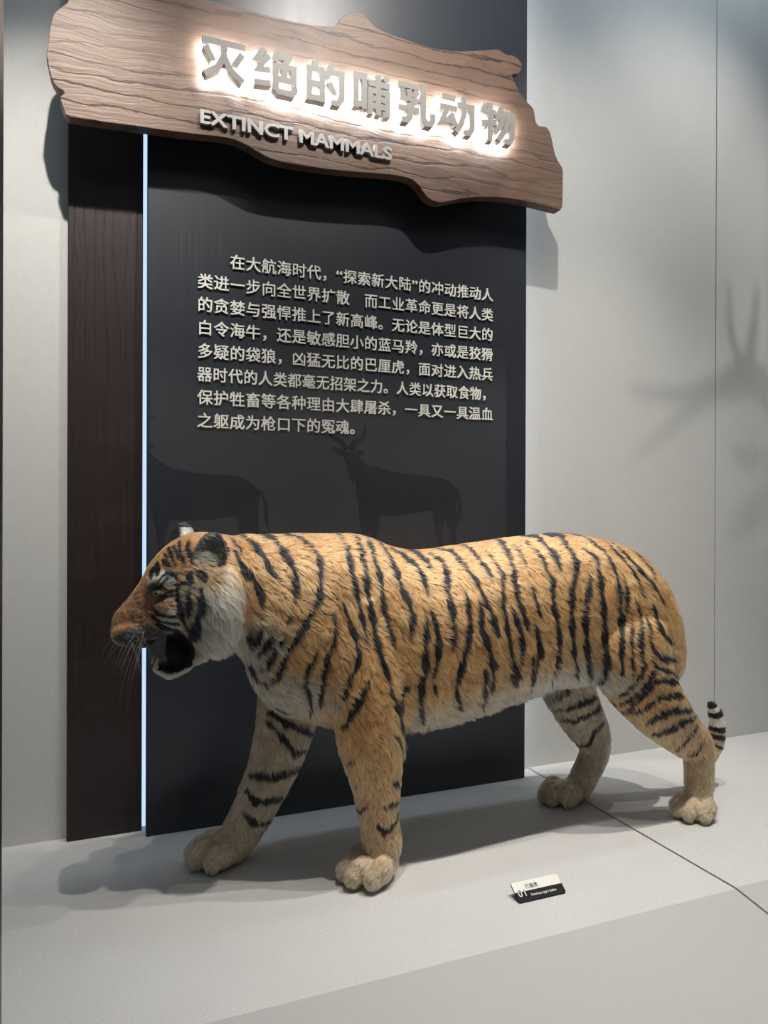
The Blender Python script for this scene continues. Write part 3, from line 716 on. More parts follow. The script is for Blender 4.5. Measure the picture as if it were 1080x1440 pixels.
# dark stripes of the coat: side, half width in metres, points (X, Z) on the animal
STRIPES = [
('B', 0.0067, [(0.334, 0.792), (0.352, 0.773), (0.368, 0.748), (0.381, 0.717), (0.392, 0.701)]),
('B', 0.0033, [(0.306, 0.787), (0.315, 0.772), (0.323, 0.756)]),
('B', 0.0074, [(0.307, 0.760), (0.317, 0.738), (0.325, 0.718), (0.346, 0.696), (0.355, 0.673), (0.359, 0.635)]),
('B', 0.0067, [(0.378, 0.792), (0.400, 0.786), (0.410, 0.765), (0.422, 0.742), (0.432, 0.713), (0.432, 0.686), (0.427, 0.650)]),
('B', 0.0033, [(0.421, 0.627), (0.412, 0.605)]),
('B', 0.0054, [(0.434, 0.793), (0.461, 0.787), (0.478, 0.772), (0.492, 0.744), (0.489, 0.715), (0.484, 0.665), (0.466, 0.632), (0.448, 0.599), (0.428, 0.566), (0.409, 0.537), (0.401, 0.505), (0.392, 0.480), (0.378, 0.467), (0.364, 0.471), (0.349, 0.504)]),
('B', 0.0055, [(0.564, 0.792), (0.564, 0.763), (0.559, 0.737), (0.559, 0.714), (0.563, 0.685), (0.568, 0.648), (0.574, 0.610), (0.580, 0.575), (0.582, 0.555)]),
('B', 0.0054, [(0.535, 0.644), (0.541, 0.617), (0.550, 0.590), (0.557, 0.565), (0.562, 0.539), (0.562, 0.516), (0.545, 0.489), (0.535, 0.456), (0.531, 0.435)]),
('B', 0.0025, [(0.510, 0.631), (0.514, 0.612), (0.515, 0.573)]),
('B', 0.0054, [(0.515, 0.590), (0.509, 0.557), (0.498, 0.526), (0.491, 0.496), (0.490, 0.456), (0.492, 0.409)]),
('B', 0.0042, [(0.474, 0.547), (0.468, 0.521), (0.458, 0.507), (0.451, 0.483), (0.451, 0.468), (0.464, 0.438), (0.474, 0.410), (0.479, 0.386)]),
('B', 0.0058, [(0.337, 0.593), (0.333, 0.564)]),
('B', 0.0050, [(0.358, 0.598), (0.352, 0.574), (0.338, 0.545)]),
('B', 0.0054, [(0.383, 0.578), (0.372, 0.560), (0.353, 0.529)]),
('B', 0.0058, [(0.386, 0.550), (0.379, 0.526), (0.371, 0.503), (0.362, 0.501)]),
('B', 0.0041, [(0.404, 0.577), (0.396, 0.554)]),
('B', 0.0068, [(0.599, 0.792), (0.599, 0.784), (0.597, 0.753), (0.594, 0.725), (0.593, 0.686), (0.594, 0.645), (0.599, 0.606), (0.606, 0.555), (0.616, 0.521), (0.630, 0.483), (0.639, 0.441), (0.654, 0.418)]),
('B', 0.0060, [(0.629, 0.787), (0.625, 0.767), (0.625, 0.738), (0.630, 0.697), (0.630, 0.664), (0.631, 0.627), (0.639, 0.587), (0.652, 0.537)]),
('B', 0.0069, [(0.659, 0.777), (0.669, 0.743), (0.676, 0.702), (0.682, 0.668), (0.694, 0.639), (0.701, 0.609), (0.696, 0.581), (0.690, 0.557)]),
('B', 0.0057, [(0.689, 0.758), (0.713, 0.741), (0.736, 0.721), (0.743, 0.699), (0.745, 0.675), (0.743, 0.648)]),
('B', 0.0072, [(0.744, 0.751), (0.760, 0.744), (0.768, 0.730), (0.770, 0.709)]),
('B', 0.0071, [(0.793, 0.741), (0.809, 0.726), (0.808, 0.699), (0.797, 0.664), (0.799, 0.638), (0.803, 0.601), (0.800, 0.566), (0.797, 0.525)]),
('B', 0.0059, [(0.829, 0.753), (0.851, 0.748), (0.856, 0.725), (0.866, 0.704), (0.878, 0.683), (0.886, 0.655), (0.891, 0.632), (0.903, 0.610), (0.914, 0.569)]),
('B', 0.0099, [(0.903, 0.606), (0.912, 0.576), (0.917, 0.551)]),
('B', 0.0071, [(0.844, 0.659), (0.845, 0.627), (0.846, 0.591), (0.843, 0.563), (0.830, 0.519), (0.820, 0.476), (0.812, 0.432), (0.836, 0.375)]),
('B', 0.0078, [(0.749, 0.619), (0.758, 0.582), (0.763, 0.551), (0.760, 0.506), (0.750, 0.466)]),
('B', 0.0075, [(0.737, 0.604), (0.731, 0.569), (0.729, 0.512), (0.730, 0.486), (0.723, 0.454), (0.726, 0.408), (0.742, 0.355)]),
('B', 0.0035, [(0.754, 0.449), (0.760, 0.427)]),
('B', 0.0087, [(0.689, 0.448), (0.669, 0.416), (0.673, 0.382)]),
('N', 0.0067, [(0.584, 0.475), (0.569, 0.442), (0.552, 0.413), (0.535, 0.368)]),
('B', 0.0060, [(0.898, 0.759), (0.905, 0.749), (0.907, 0.731), (0.915, 0.710), (0.920, 0.690)]),
('B', 0.0055, [(0.937, 0.746), (0.947, 0.721), (0.953, 0.694), (0.948, 0.663), (0.936, 0.630), (0.945, 0.586), (0.947, 0.560), (0.954, 0.522), (0.965, 0.479), (0.976, 0.445)]),
('B', 0.0131, [(0.972, 0.475), (0.984, 0.425)]),
('B', 0.0066, [(1.006, 0.772), (0.993, 0.762), (0.991, 0.734), (0.987, 0.705), (0.983, 0.673), (0.981, 0.636), (0.996, 0.602), (1.006, 0.562)]),
('B', 0.0029, [(1.023, 0.764), (1.025, 0.738), (1.029, 0.711)]),
('B', 0.0074, [(0.961, 0.622), (0.974, 0.584), (0.985, 0.551), (0.990, 0.516), (0.988, 0.470)]),
('B', 0.0068, [(1.065, 0.770), (1.073, 0.751), (1.083, 0.728), (1.084, 0.702), (1.096, 0.676), (1.088, 0.647), (1.088, 0.609), (1.097, 0.576), (1.104, 0.533), (1.106, 0.496), (1.110, 0.452), (1.113, 0.410)]),
('B', 0.0079, [(1.082, 0.782), (1.116, 0.783), (1.108, 0.766), (1.122, 0.744), (1.124, 0.717), (1.126, 0.698)]),
('B', 0.0080, [(1.147, 0.786), (1.191, 0.787), (1.176, 0.778), (1.176, 0.753), (1.181, 0.727), (1.180, 0.707), (1.160, 0.670), (1.146, 0.639), (1.142, 0.597), (1.145, 0.537), (1.160, 0.480), (1.192, 0.415)]),
('B', 0.0047, [(1.029, 0.667), (1.035, 0.630), (1.046, 0.585)]),
('B', 0.0042, [(1.211, 0.788), (1.251, 0.785), (1.264, 0.775), (1.279, 0.755)]),
('B', 0.0086, [(1.225, 0.749), (1.249, 0.729), (1.247, 0.698), (1.243, 0.668), (1.241, 0.635), (1.243, 0.595), (1.247, 0.555), (1.253, 0.487), (1.255, 0.448), (1.260, 0.407)]),
('B', 0.0080, [(1.213, 0.687), (1.204, 0.653), (1.190, 0.611), (1.184, 0.564), (1.192, 0.512), (1.210, 0.458), (1.244, 0.399)]),
('B', 0.0067, [(1.267, 0.764), (1.286, 0.744), (1.296, 0.717), (1.299, 0.689), (1.300, 0.660), (1.297, 0.619), (1.296, 0.545), (1.285, 0.487), (1.291, 0.428)]),
('B', 0.0062, [(1.322, 0.679), (1.326, 0.648), (1.319, 0.605), (1.305, 0.565), (1.289, 0.519)]),
('B', 0.0042, [(1.330, 0.772), (1.322, 0.758), (1.335, 0.732), (1.356, 0.702), (1.371, 0.670), (1.371, 0.637), (1.382, 0.626)]),
('B', 0.0064, [(1.351, 0.765), (1.359, 0.742), (1.380, 0.707), (1.405, 0.676), (1.423, 0.653), (1.437, 0.634), (1.458, 0.604)]),
('B', 0.0043, [(1.422, 0.736), (1.432, 0.708), (1.445, 0.687), (1.439, 0.663)]),
('B', 0.0057, [(1.351, 0.616), (1.362, 0.575), (1.353, 0.542), (1.340, 0.509), (1.341, 0.478), (1.349, 0.452), (1.338, 0.425), (1.315, 0.392), (1.300, 0.370)]),
('B', 0.0036, [(1.336, 0.573), (1.315, 0.517), (1.314, 0.463), (1.317, 0.417)]),
('B', 0.0042, [(1.383, 0.573), (1.380, 0.541), (1.373, 0.514)]),
('B', 0.0074, [(1.373, 0.514), (1.377, 0.494), (1.400, 0.469), (1.518, 0.437)]),
('B', 0.0086, [(1.410, 0.604), (1.421, 0.575), (1.420, 0.541), (1.439, 0.513), (1.495, 0.493)]),
('B', 0.0059, [(1.370, 0.469), (1.385, 0.443), (1.428, 0.431), (1.556, 0.383)]),
('N', 0.0063, [(1.379, 0.436), (1.366, 0.411), (1.337, 0.380), (1.316, 0.355), (1.309, 0.342)]),
('N', 0.0075, [(1.569, 0.372), (1.414, 0.408), (1.384, 0.406), (1.356, 0.379), (1.331, 0.347), (1.332, 0.318)]),
('N', 0.0086, [(1.498, 0.358), (1.434, 0.363), (1.397, 0.361), (1.367, 0.339), (1.344, 0.321)]),
('N', 0.0087, [(1.530, 0.314), (1.450, 0.325), (1.405, 0.310), (1.381, 0.293)]),
('N', 0.0088, [(1.543, 0.295), (1.484, 0.287), (1.440, 0.269), (1.414, 0.257)]),
('N', 0.0056, [(1.545, 0.270), (1.513, 0.242), (1.492, 0.207)]),
('N', 0.0034, [(1.574, 0.227), (1.549, 0.194), (1.528, 0.188)]),
('N', 0.0048, [(1.444, 0.112), (1.444, 0.111)]),
('F', 0.0091, [(1.380, 0.313), (1.326, 0.305), (1.286, 0.288), (1.264, 0.280)]),
('F', 0.0078, [(1.277, 0.349), (1.252, 0.324), (1.240, 0.318)]),
('F', 0.0080, [(1.398, 0.281), (1.346, 0.265), (1.309, 0.250), (1.283, 0.252)]),
('F', 0.0070, [(1.411, 0.230), (1.376, 0.214), (1.369, 0.172), (1.350, 0.164)]),
('F', 0.0085, [(0.418, 0.362), (0.459, 0.334), (0.534, 0.296)]),
('F', 0.0067, [(0.416, 0.338), (0.447, 0.305), (0.478, 0.259), (0.515, 0.260)]),
('F', 0.0087, [(0.377, 0.211), (0.430, 0.209), (0.502, 0.216)]),
('F', 0.0077, [(0.365, 0.177), (0.385, 0.152), (0.452, 0.150)]),
('F', 0.0059, [(0.356, 0.128), (0.385, 0.100), (0.425, 0.092)]),
('B', 0.0026, [(0.399, 0.409), (0.425, 0.394), (0.440, 0.393)]),
('N', 0.0045, [(0.680, 0.184), (0.649, 0.183), (0.630, 0.179)]),
('N', 0.0064, [(0.676, 0.161), (0.661, 0.136), (0.632, 0.122), (0.616, 0.138)]),
('N', 0.0036, [(0.585, 0.166), (0.588, 0.180), (0.597, 0.182)]),
('N', 0.0045, [(0.650, 0.240), (0.674, 0.220)]),
('N', 0.0022, [(0.549, 0.286), (0.562, 0.292)]),
('N', 0.0026, [(0.651, 0.346), (0.675, 0.298)]),
('N', 0.0027, [(0.568, 0.232), (0.573, 0.233)]),
('B', 0.0082, [(0.877, 0.627), (0.875, 0.568), (0.891, 0.530), (0.909, 0.477), (0.913, 0.415)]),
('B', 0.0065, [(0.886, 0.472), (0.901, 0.376)]),
('B', 0.0086, [(1.028, 0.569), (1.042, 0.526), (1.049, 0.494), (1.037, 0.455), (1.040, 0.410)]),
('B', 0.0056, [(0.996, 0.602), (1.006, 0.560)]),
('B', 0.0047, [(1.024, 0.497), (1.027, 0.456)]),
('B', 0.0055, [(0.948, 0.574), (0.954, 0.519), (0.971, 0.453)]),
('N', 0.0061, [(0.651, 0.419), (0.665, 0.383), (0.675, 0.342)]),
('B', 0.0041, [(0.174, 0.767), (0.175, 0.748), (0.181, 0.734)]),
('B', 0.0049, [(0.193, 0.779), (0.192, 0.756), (0.198, 0.737)]),
('B', 0.0049, [(0.212, 0.785), (0.208, 0.762), (0.215, 0.743)]),
('B', 0.0049, [(0.159, 0.742), (0.169, 0.731)]),
('B', 0.0029, [(0.139, 0.726), (0.133, 0.705)]),
('B', 0.0033, [(0.153, 0.727), (0.143, 0.709)]),
('B', 0.0049, [(0.167, 0.716), (0.179, 0.714), (0.181, 0.702)]),
('B', 0.0049, [(0.181, 0.695), (0.205, 0.698), (0.211, 0.720)]),
('B', 0.0029, [(0.166, 0.719), (0.152, 0.705), (0.141, 0.692)]),
('B', 0.0025, [(0.168, 0.708), (0.150, 0.691)]),
('B', 0.0033, [(0.136, 0.680), (0.142, 0.671), (0.155, 0.669), (0.169, 0.678), (0.182, 0.684)]),
('B', 0.0033, [(0.138, 0.687), (0.153, 0.687), (0.166, 0.681)]),
('B', 0.0033, [(0.142, 0.655), (0.162, 0.668), (0.178, 0.671)]),
('B', 0.0057, [(0.184, 0.689), (0.184, 0.656), (0.193, 0.621), (0.207, 0.595)]),
('B', 0.0049, [(0.204, 0.686), (0.207, 0.656), (0.205, 0.621)]),
('B', 0.0074, [(0.227, 0.692), (0.232, 0.657), (0.222, 0.610), (0.214, 0.561), (0.210, 0.537)]),
('B', 0.0073, [(0.212, 0.743), (0.228, 0.720), (0.239, 0.699)]),
('B', 0.0041, [(0.136, 0.644), (0.147, 0.631), (0.167, 0.626), (0.187, 0.628)]),
('B', 0.0041, [(0.133, 0.629), (0.149, 0.614), (0.168, 0.612), (0.188, 0.608)]),
('B', 0.0050, [(0.142, 0.608), (0.170, 0.597), (0.190, 0.594)]),
('B', 0.0033, [(0.150, 0.738), (0.140, 0.715)]),
('B', 0.0033, [(0.182, 0.772), (0.187, 0.746)]),
('B', 0.0025, [(0.164, 0.755), (0.169, 0.745)]),
('B', 0.0025, [(0.097, 0.624), (0.100, 0.622)]),
('B', 0.0025, [(0.111, 0.626), (0.114, 0.623)]),
]
# paler and darker fields of the coat: side, centre (X, Z), radii, softness, colour
FIELDS = [
('B', (0.174, 0.499), (0.051, 0.018), 0.40, (0.52, 0.47, 0.37)),
('B', (0.436, 0.429), (0.089, 0.059), 0.35, (0.44, 0.37, 0.26)),
('B', (0.355, 0.561), (0.059, 0.054), 0.50, (0.5, 0.42, 0.29)),
('B', (0.344, 0.506), (0.038, 0.050), 0.50, (0.48, 0.41, 0.29)),
('N', (0.269, 0.631), (0.051, 0.092), 0.30, (0.66, 0.59, 0.44)),
('F', (0.311, 0.597), (0.059, 0.106), 0.30, (0.66, 0.59, 0.44)),
('B', (0.255, 0.704), (0.026, 0.028), 0.50, (0.45, 0.28, 0.13)),
('B', (0.216, 0.524), (0.081, 0.029), 0.35, (0.5, 0.45, 0.35)),
('B', (0.155, 0.706), (0.025, 0.020), 0.30, (0.62, 0.57, 0.46)),
('B', (0.157, 0.664), (0.026, 0.008), 0.40, (0.5, 0.46, 0.36)),
('B', (0.168, 0.626), (0.039, 0.041), 0.40, (0.56, 0.5, 0.38)),
('B', (0.202, 0.652), (0.023, 0.053), 0.40, (0.45, 0.36, 0.22)),
('B', (0.165, 0.651), (0.019, 0.012), 0.40, (0.42, 0.22, 0.12)),
('B', (0.096, 0.646), (0.057, 0.045), 0.50, (0.34, 0.165, 0.075)),
('B', (0.116, 0.582), (0.063, 0.026), 0.35, (0.055, 0.048, 0.044)),
('B', (0.137, 0.687), (0.013, 0.013), 0.50, (0.05, 0.04, 0.03)),
('B', (1.269, 0.391), (0.083, 0.028), 0.50, (0.5, 0.43, 0.31)),
('B', (1.176, 0.412), (0.122, 0.031), 0.60, (0.56, 0.49, 0.37)),
]
_tx = np.array([r[0] for r in TORSO]); _tb = np.array([r[2] for r in TORSO]); _tt = np.array([r[1] for r in TORSO])
BLACK = np.array((0.010, 0.009, 0.010))
def side_ok(side, P, N):
    if side == 'B':
        return np.ones(len(P), bool)
    if side == 'N':
        return (P[:, 1] < -0.31) | ((P[:, 1] > -0.20) & (N[:, 1] > 0.2))
    return (P[:, 1] > -0.32) & ((N[:, 1] < 0.45) | (P[:, 2] < 0.3))
def stripe_mask(P, N):
    J = P + 0.0035 * (np.stack([vnoise(P, 70, 1), vnoise(P, 70, 2), vnoise(P, 70, 3)], 1) - 0.5)
    x, z = J[:, 0], J[:, 2]
    best = np.full(len(P), -1.0)
    for side, hw, pts in STRIPES:
        A = np.array(pts)
        lo, hi = A.min(0) - 2.2 * hw, A.max(0) + 2.2 * hw
        idx = np.nonzero((x > lo[0]) & (x < hi[0]) & (z > lo[1]) & (z < hi[1]) & side_ok(side, P, N))[0]
        if len(idx) == 0:
            continue
        px, pz = x[idx], z[idx]
        seg = np.hypot(*(A[1:] - A[:-1]).T)
        cum = np.concatenate([[0], np.cumsum(seg)]); tot = cum[-1]
        m = np.full(len(idx), -1.0)
        for (a, b, s0, L) in zip(A[:-1], A[1:], cum, seg):
            d = b - a
            t = np.clip(((px - a[0]) * d[0] + (pz - a[1]) * d[1]) / max(L * L, 1e-9), 0, 1)
            dist = np.hypot(px - a[0] - t * d[0], pz - a[1] - t * d[1])
            s = (s0 + t * L)
            wv = 1.30 * hw * (0.45 + 0.55 * np.minimum(1, np.minimum(s, tot - s) / (0.30 * tot + 1e-6))) * (0.85 + 0.3 * np.sin(s * 90 + a[0] * 50))
            m = np.maximum(m, 1 - dist / np.maximum(wv, 1e-4))
        best[idx] = np.maximum(best[idx], m)
    return best
TAN = np.array((0.68, 0.370, 0.142)); DEEP = np.array((0.44, 0.195, 0.064)); CREAM = np.array((0.40, 0.295, 0.185)); PALE = np.array((0.42, 0.345, 0.24))
def coat(P, N):
    """base colour of the coat and how dark each point is (stripe)"""
    x, y, z = P[:, 0], P[:, 1], P[:, 2]
    zb = np.interp(x, _tx, _tb); zt = np.interp(x, _tx, _tt)
    t = (z - zb) / (zt - zb) + 0.10 * (vnoise(P, 14, 4) - 0.5)
    c = TAN[None] * (1 - 0.0 * t[:, None]) + 0.0
    mott = (vnoise(P, 22, 5) * 0.6 + vnoise(P, 60, 6) * 0.4)[:, None]
    c = c * (1 - 0.55 * sstep(0.45, 0.8, mott)) + DEEP[None] * 0.55 * sstep(0.45, 0.8, mott)
    head = sstep(0.36, 0.30, x)[:, None]
    c = c * (1 - 0.5 * head) + DEEP[None] * 0.5 * head
    back = (sstep(0.86, 1.0, t) * sstep(0.3, 0.5, x))[:, None]
    c = c * (1 - 0.5 * back) + DEEP[None] * 0.5 * back
    trunk = sstep(0.45, 0.55, x) * sstep(1.62, 1.5, x)
    onleg = ((y < MIDY - 0.075) & (((x > 0.50) & (x < 0.715)) | (x > 1.27))).astype(float)
    under = (sstep(0.30, 0.06, t) * trunk * sstep(0.24, 0.30, z) * (1 - onleg))[:, None]
    c = c * (1 - under) + PALE[None] * under
    # legs: paler towards the paws and on their inner sides
    leg = sstep(0.36, 0.28, z)
    inner = np.where(y < MIDY, sstep(-0.1, 0.5, N[:, 1]), sstep(0.3, -0.2, N[:, 1]))
    c = c * (1 - 0.35 * leg[:, None]) + DEEP[None] * 0.35 * leg[:, None]  # deeper brown of the legs, with shade from the body put into it
    lg = (leg * np.clip(0.20 + 0.5 * sstep(0.28, 0.05, z) + 0.35 * inner + 0.25 * (x > 1.2), 0, 1))[:, None]
    c = c * (1 - lg) + CREAM[None] * lg
    far_in = (sstep(0.46, 0.34, z) * (y > MIDY) * inner)[:, None] * 0.85
    c = c * (1 - far_in) + np.array((0.44, 0.36, 0.25)) * far_in
    pawk = (sstep(0.10, 0.05, z) * (x < 1.68))[:, None] * 0.75
    c = c * (1 - pawk) + np.array((0.50, 0.40, 0.27)) * pawk
    for side, (cx, cz), (rx, rz), soft, col in FIELDS:
        d = np.hypot((x - cx) / rx, (z - cz) / rz) + 0.35 * (vnoise(P, 45, 8) - 0.5)
        k = (sstep(1.0 + soft, 1.0 - soft, d) * side_ok(side, P, N))[:, None]
        c = c * (1 - k) + np.array(col)[None] * k
    m = stripe_mask(P, N)
    # tail rings follow the tail
    T = catmull(TAIL, 6)[:, [0, 2]]
    on_tail = (x > 1.62) & (y > -0.36)
    if on_tail.any():
        q = np.nonzero(on_tail)[0]
        dd = np.hypot(x[q][:, None] - T[None, :, 0], z[q][:, None] - T[None, :, 1])
        s = dd.argmin(1) / (len(T) - 1)
        c[q] = np.where((s > 0.74)[:, None], np.array((0.66, 0.62, 0.54)), CREAM)
        ring = np.zeros(len(q))
        for a, b in ((0.905, 1.01), (0.805, 0.855), (0.70, 0.74), (0.655, 0.685), (0.60, 0.63), (0.5, 0.55), (0.4, 0.45)):
            ring = np.maximum(ring, np.where((s > a) & (s < b), 1.0, 0))
        m[q] = np.where(ring > 0, 0.9, -1)
    # ears: grey hollows, black rims and backs, a pale spot behind
    for sgn in (-1, 1):
        bx, by, bz = EARS[sgn]
        f = np.array((-0.30, sgn * 0.90, 0.12)); f /= np.linalg.norm(f)
        o = np.array((0.10, sgn * 0.30, 1.0)); o = o - f * (o @ f); o /= np.linalg.norm(o)
        q = P - np.array((bx, by, bz))
        s_ = (q @ np.cross(o, f)) / 0.032; u_ = (q @ o - 0.016) / 0.046
        if np.cross(o, f)[0] < 0:
            s_ = -s_
        rr_ = np.hypot(s_, u_)
        e = (rr_ < 1.12) & (np.abs(q @ f) < 0.034) & (z > bz - 0.020)
        nf = N @ f
        rim = rr_ > 0.84
        hollow = e & (nf > 0.15) & ~(rim & (s_ > 0.1))
        c[hollow] = (0.17, 0.16, 0.115); m[hollow] = -1
        low = hollow & (z < bz - 0.004)
        c[low] = (0.30, 0.17, 0.08)
        m[e & ((nf <= 0.15) | (rim & (s_ > 0.1))) & (z > bz - 0.012)] = 0.9
        if sgn > 0:
            m[e] = 0.9
            tip = e & (z > bz + 0.026) & (z < bz + 0.050) & (x > bx + 0.000)
            c[tip] = (0.75, 0.74, 0.70); m[tip] = -1
    # lips and the closed back of the mouth
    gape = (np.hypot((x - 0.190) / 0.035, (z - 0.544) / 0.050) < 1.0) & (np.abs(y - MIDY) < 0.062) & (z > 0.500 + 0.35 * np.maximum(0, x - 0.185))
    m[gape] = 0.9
    lip = (x < 0.19) & (x > 0.085) & (z < 0.572)
    m[lip & (N[:, 2] < -0.5) & (z > 0.545)] = 0.9
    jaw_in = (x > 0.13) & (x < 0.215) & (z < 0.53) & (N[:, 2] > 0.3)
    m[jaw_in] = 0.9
    return c, m
def flow(P, N):
    x, y, z = P[:, 0], P[:, 1], P[:, 2]
    o = np.ones_like(x); zr = np.zeros_like(x)
    d = np.stack([0.62 * o, zr, -0.80 * o], 1)
    topk = sstep(0.45, 0.9, N[:, 2])[:, None]
    d = d * (1 - topk) + np.array((1, 0, -0.1)) * topk
    leg = sstep(0.36, 0.28, z)[:, None]
    d = d * (1 - leg) + np.array((0.12, 0, -1.0)) * leg
    hd = sstep(0.33, 0.27, x)[:, None]
    d = d * (1 - hd) + np.array((1.0, 0, -0.25)) * hd
    sg = np.sign(y - MIDY)
    ruff = (np.exp(-(((x - 0.272) / 0.055) ** 2 + ((z - 0.63) / 0.10) ** 2)))[:, None]
    d = d * (1 - ruff) + np.stack([0.35 * o, sg * 0.35, -0.85 * o], 1) * ruff
    pw = (z < 0.075) & (x < 1.7)
    d[pw] = (-0.7, 0, -0.7)
    tl = (x > 1.70) & (y > -0.36)
    d[tl] = (0.0, 0, 1.0)
    pert = np.stack([vnoise(P, 28, 11), vnoise(P, 28, 12), vnoise(P, 28, 13)], 1) - 0.5
    pert += 0.5 * (np.stack([vnoise(P, 75, 14), vnoise(P, 75, 15), vnoise(P, 75, 16)], 1) - 0.5)
    d = d / np.linalg.norm(d, axis=1, keepdims=True) + pert * 1.15 * np.where(z < 0.3, 0.5, 1.0)[:, None] * np.where(x < 0.24, 0.35, 1.0)[:, None]
    d -= N * (d * N).sum(1, keepdims=True)
    return d / np.maximum(np.linalg.norm(d, axis=1, keepdims=True), 1e-6)
def fur_length(P, N):
    x, y, z = P[:, 0], P[:, 1], P[:, 2]
    L = np.full(len(P), 0.0165)
    zb = np.interp(x, _tx, _tb)
    belly = sstep(0.14, 0.0, z - zb) * sstep(0.6, 0.68, x) * sstep(1.3, 1.2, x) * sstep(0.28, 0.31, z)
    L += 0.022 * belly
    L = np.where(z < 0.30, 0.015, L); L = np.where(z < 0.18, 0.012, L)
    L = np.where((z < 0.08), 0.009, L)
    hd = sstep(0.36, 0.26, x)
    L = L * (1 - hd) + 0.010 * hd
    L = np.where(x < 0.16, 0.005, L)
    ruff = np.exp(-(((x - 0.277) / 0.045) ** 2 + ((z - 0.615) / 0.085) ** 2)) * (np.abs(y - MIDY) > 0.06)
    L += 0.030 * ruff
    L = np.where((x > 1.66) & (y > -0.36), 0.010, L)
    dark = (x < 0.225) & (x > 0.125) & (z < 0.572) & (z > 0.505) & (np.abs(y - MIDY) < 0.07)
    L = np.where(dark, 0.002, L)
    return L

tg = link(bpy.data.objects.new('tiger', None)); tg.location = (0.95, MIDY, 0.0)
tag(tg, 'mounted striped orange tiger striding left on the pale deck', 'tiger')

def body_skin():
    m = NT('striped_tiger_skin')
    a = m.n('Attribute'); a.attribute_name = 'coat'
    return m.surface(a.outputs['Color'], 0.75, 0, None, 0.15)
def fur_mat():
    m = NT('striped_tiger_fur')
    a = m.n('Attribute'); a.attribute_name = 'coat'
    h = m.n('BsdfHairPrincipled')
    h.parametrization = 'COLOR'
    m.l(a.outputs['Color'], h.inputs['Color'])
    h.inputs['Roughness'].default_value = 0.45
    h.inputs['Radial Roughness'].default_value = 0.6
    h.inputs['Random Roughness'].default_value = 0.2
    m.l(h.outputs[0], m.out.inputs[0])
    return m.m
me = TIGER_ME
nv = len(me.vertices)
co = np.empty(nv * 3); me.vertices.foreach_get('co', co); co = co.reshape(-1, 3)
nn = np.empty(nv * 3); me.vertices.foreach_get('normal', nn); nn = nn.reshape(-1, 3)
c, m = coat(co, nn)
k = sstep(-0.05, 0.25, m)[:, None]
vc = c * (1 - k) + BLACK * k
at_col = me.color_attributes.new('coat', 'FLOAT_COLOR', 'POINT')
at_col.data.foreach_set('color', np.concatenate([vc, np.ones((nv, 1))], 1).ravel().astype(np.float32))
me.materials.clear(); me.materials.append(body_skin())
at(link(bpy.data.objects.new('body', me)), tg)

# fur: one strand per sampled root
me.calc_loop_triangles()
nt = len(me.loop_triangles)
tri = np.empty(nt * 3, np.int32); me.loop_triangles.foreach_get('vertices', tri); tri = tri.reshape(-1, 3)
a, b, d = co[tri[:, 0]], co[tri[:, 1]], co[tri[:, 2]]
cr = np.cross(b - a, d - a); area = 0.5 * np.linalg.norm(cr, axis=1)
ctr = (a + b + d) / 3
fn = cr / np.maximum(np.linalg.norm(cr, axis=1, keepdims=True), 1e-12)
wgt = area * np.where(fn[:, 1] > 0.35, 0.45, 1.0) * np.where(ctr[:, 0] < 0.25, 2.2, 1.0) * np.where(ctr[:, 2] < 0.3, 1.5, 1.0)
wgt[(ctr[:, 2] < 0.004)] = 0
wgt[(np.hypot((ctr[:, 0] - 0.186) / 0.034, (ctr[:, 2] - 0.543) / 0.046) < 1.0) & (np.abs(ctr[:, 1] - MIDY) < 0.055)] = 0
NH = 280000
pick = np.repeat(np.arange(nt), rng.multinomial(NH, wgt / wgt.sum()))
u = rng.random((NH, 2)); fl = u.sum(1) > 1; u[fl] = 1 - u[fl]
bary = np.stack([1 - u.sum(1), u[:, 0], u[:, 1]], 1)
root = (co[tri[pick]] * bary[:, :, None]).sum(1)
norm = (nn[tri[pick]] * bary[:, :, None]).sum(1); norm /= np.maximum(np.linalg.norm(norm, axis=1, keepdims=True), 1e-9)
lay = flow(root, norm)
ln = fur_length(root, norm) * (0.65 + 0.6 * rng.random(NH))
hc, hm = coat(root + lay * (0.30 * ln)[:, None], norm)
hc = hc * (0.78 + 0.40 * rng.random((NH, 1)))
lock = vnoise(root - lay * 0.012, 62, 31) * 0.6 + vnoise(root, 120, 32) * 0.4
hc = hc * (0.78 + 0.46 * sstep(0.2, 0.8, lock))[:, None]
blk = (hm + 0.16 * (rng.random(NH) - 0.5)) > 0.08
hc[blk] = BLACK * (0.6 + 0.8 * rng.random((blk.sum(), 1)))
tuft = vnoise(root, 40, 21)
lift = (0.26 + 0.36 * tuft)[:, None]
KP = 5
pts = np.empty((NH, KP, 3))
for q in range(KP):
    s = q / (KP - 1)
    pts[:, q] = root + ln[:, None] * (lay * (s * 0.92) + norm * lift * (s - 0.45 * s * s)) + np.array((0, 0, -0.10)) * (ln * s * s)[:, None]
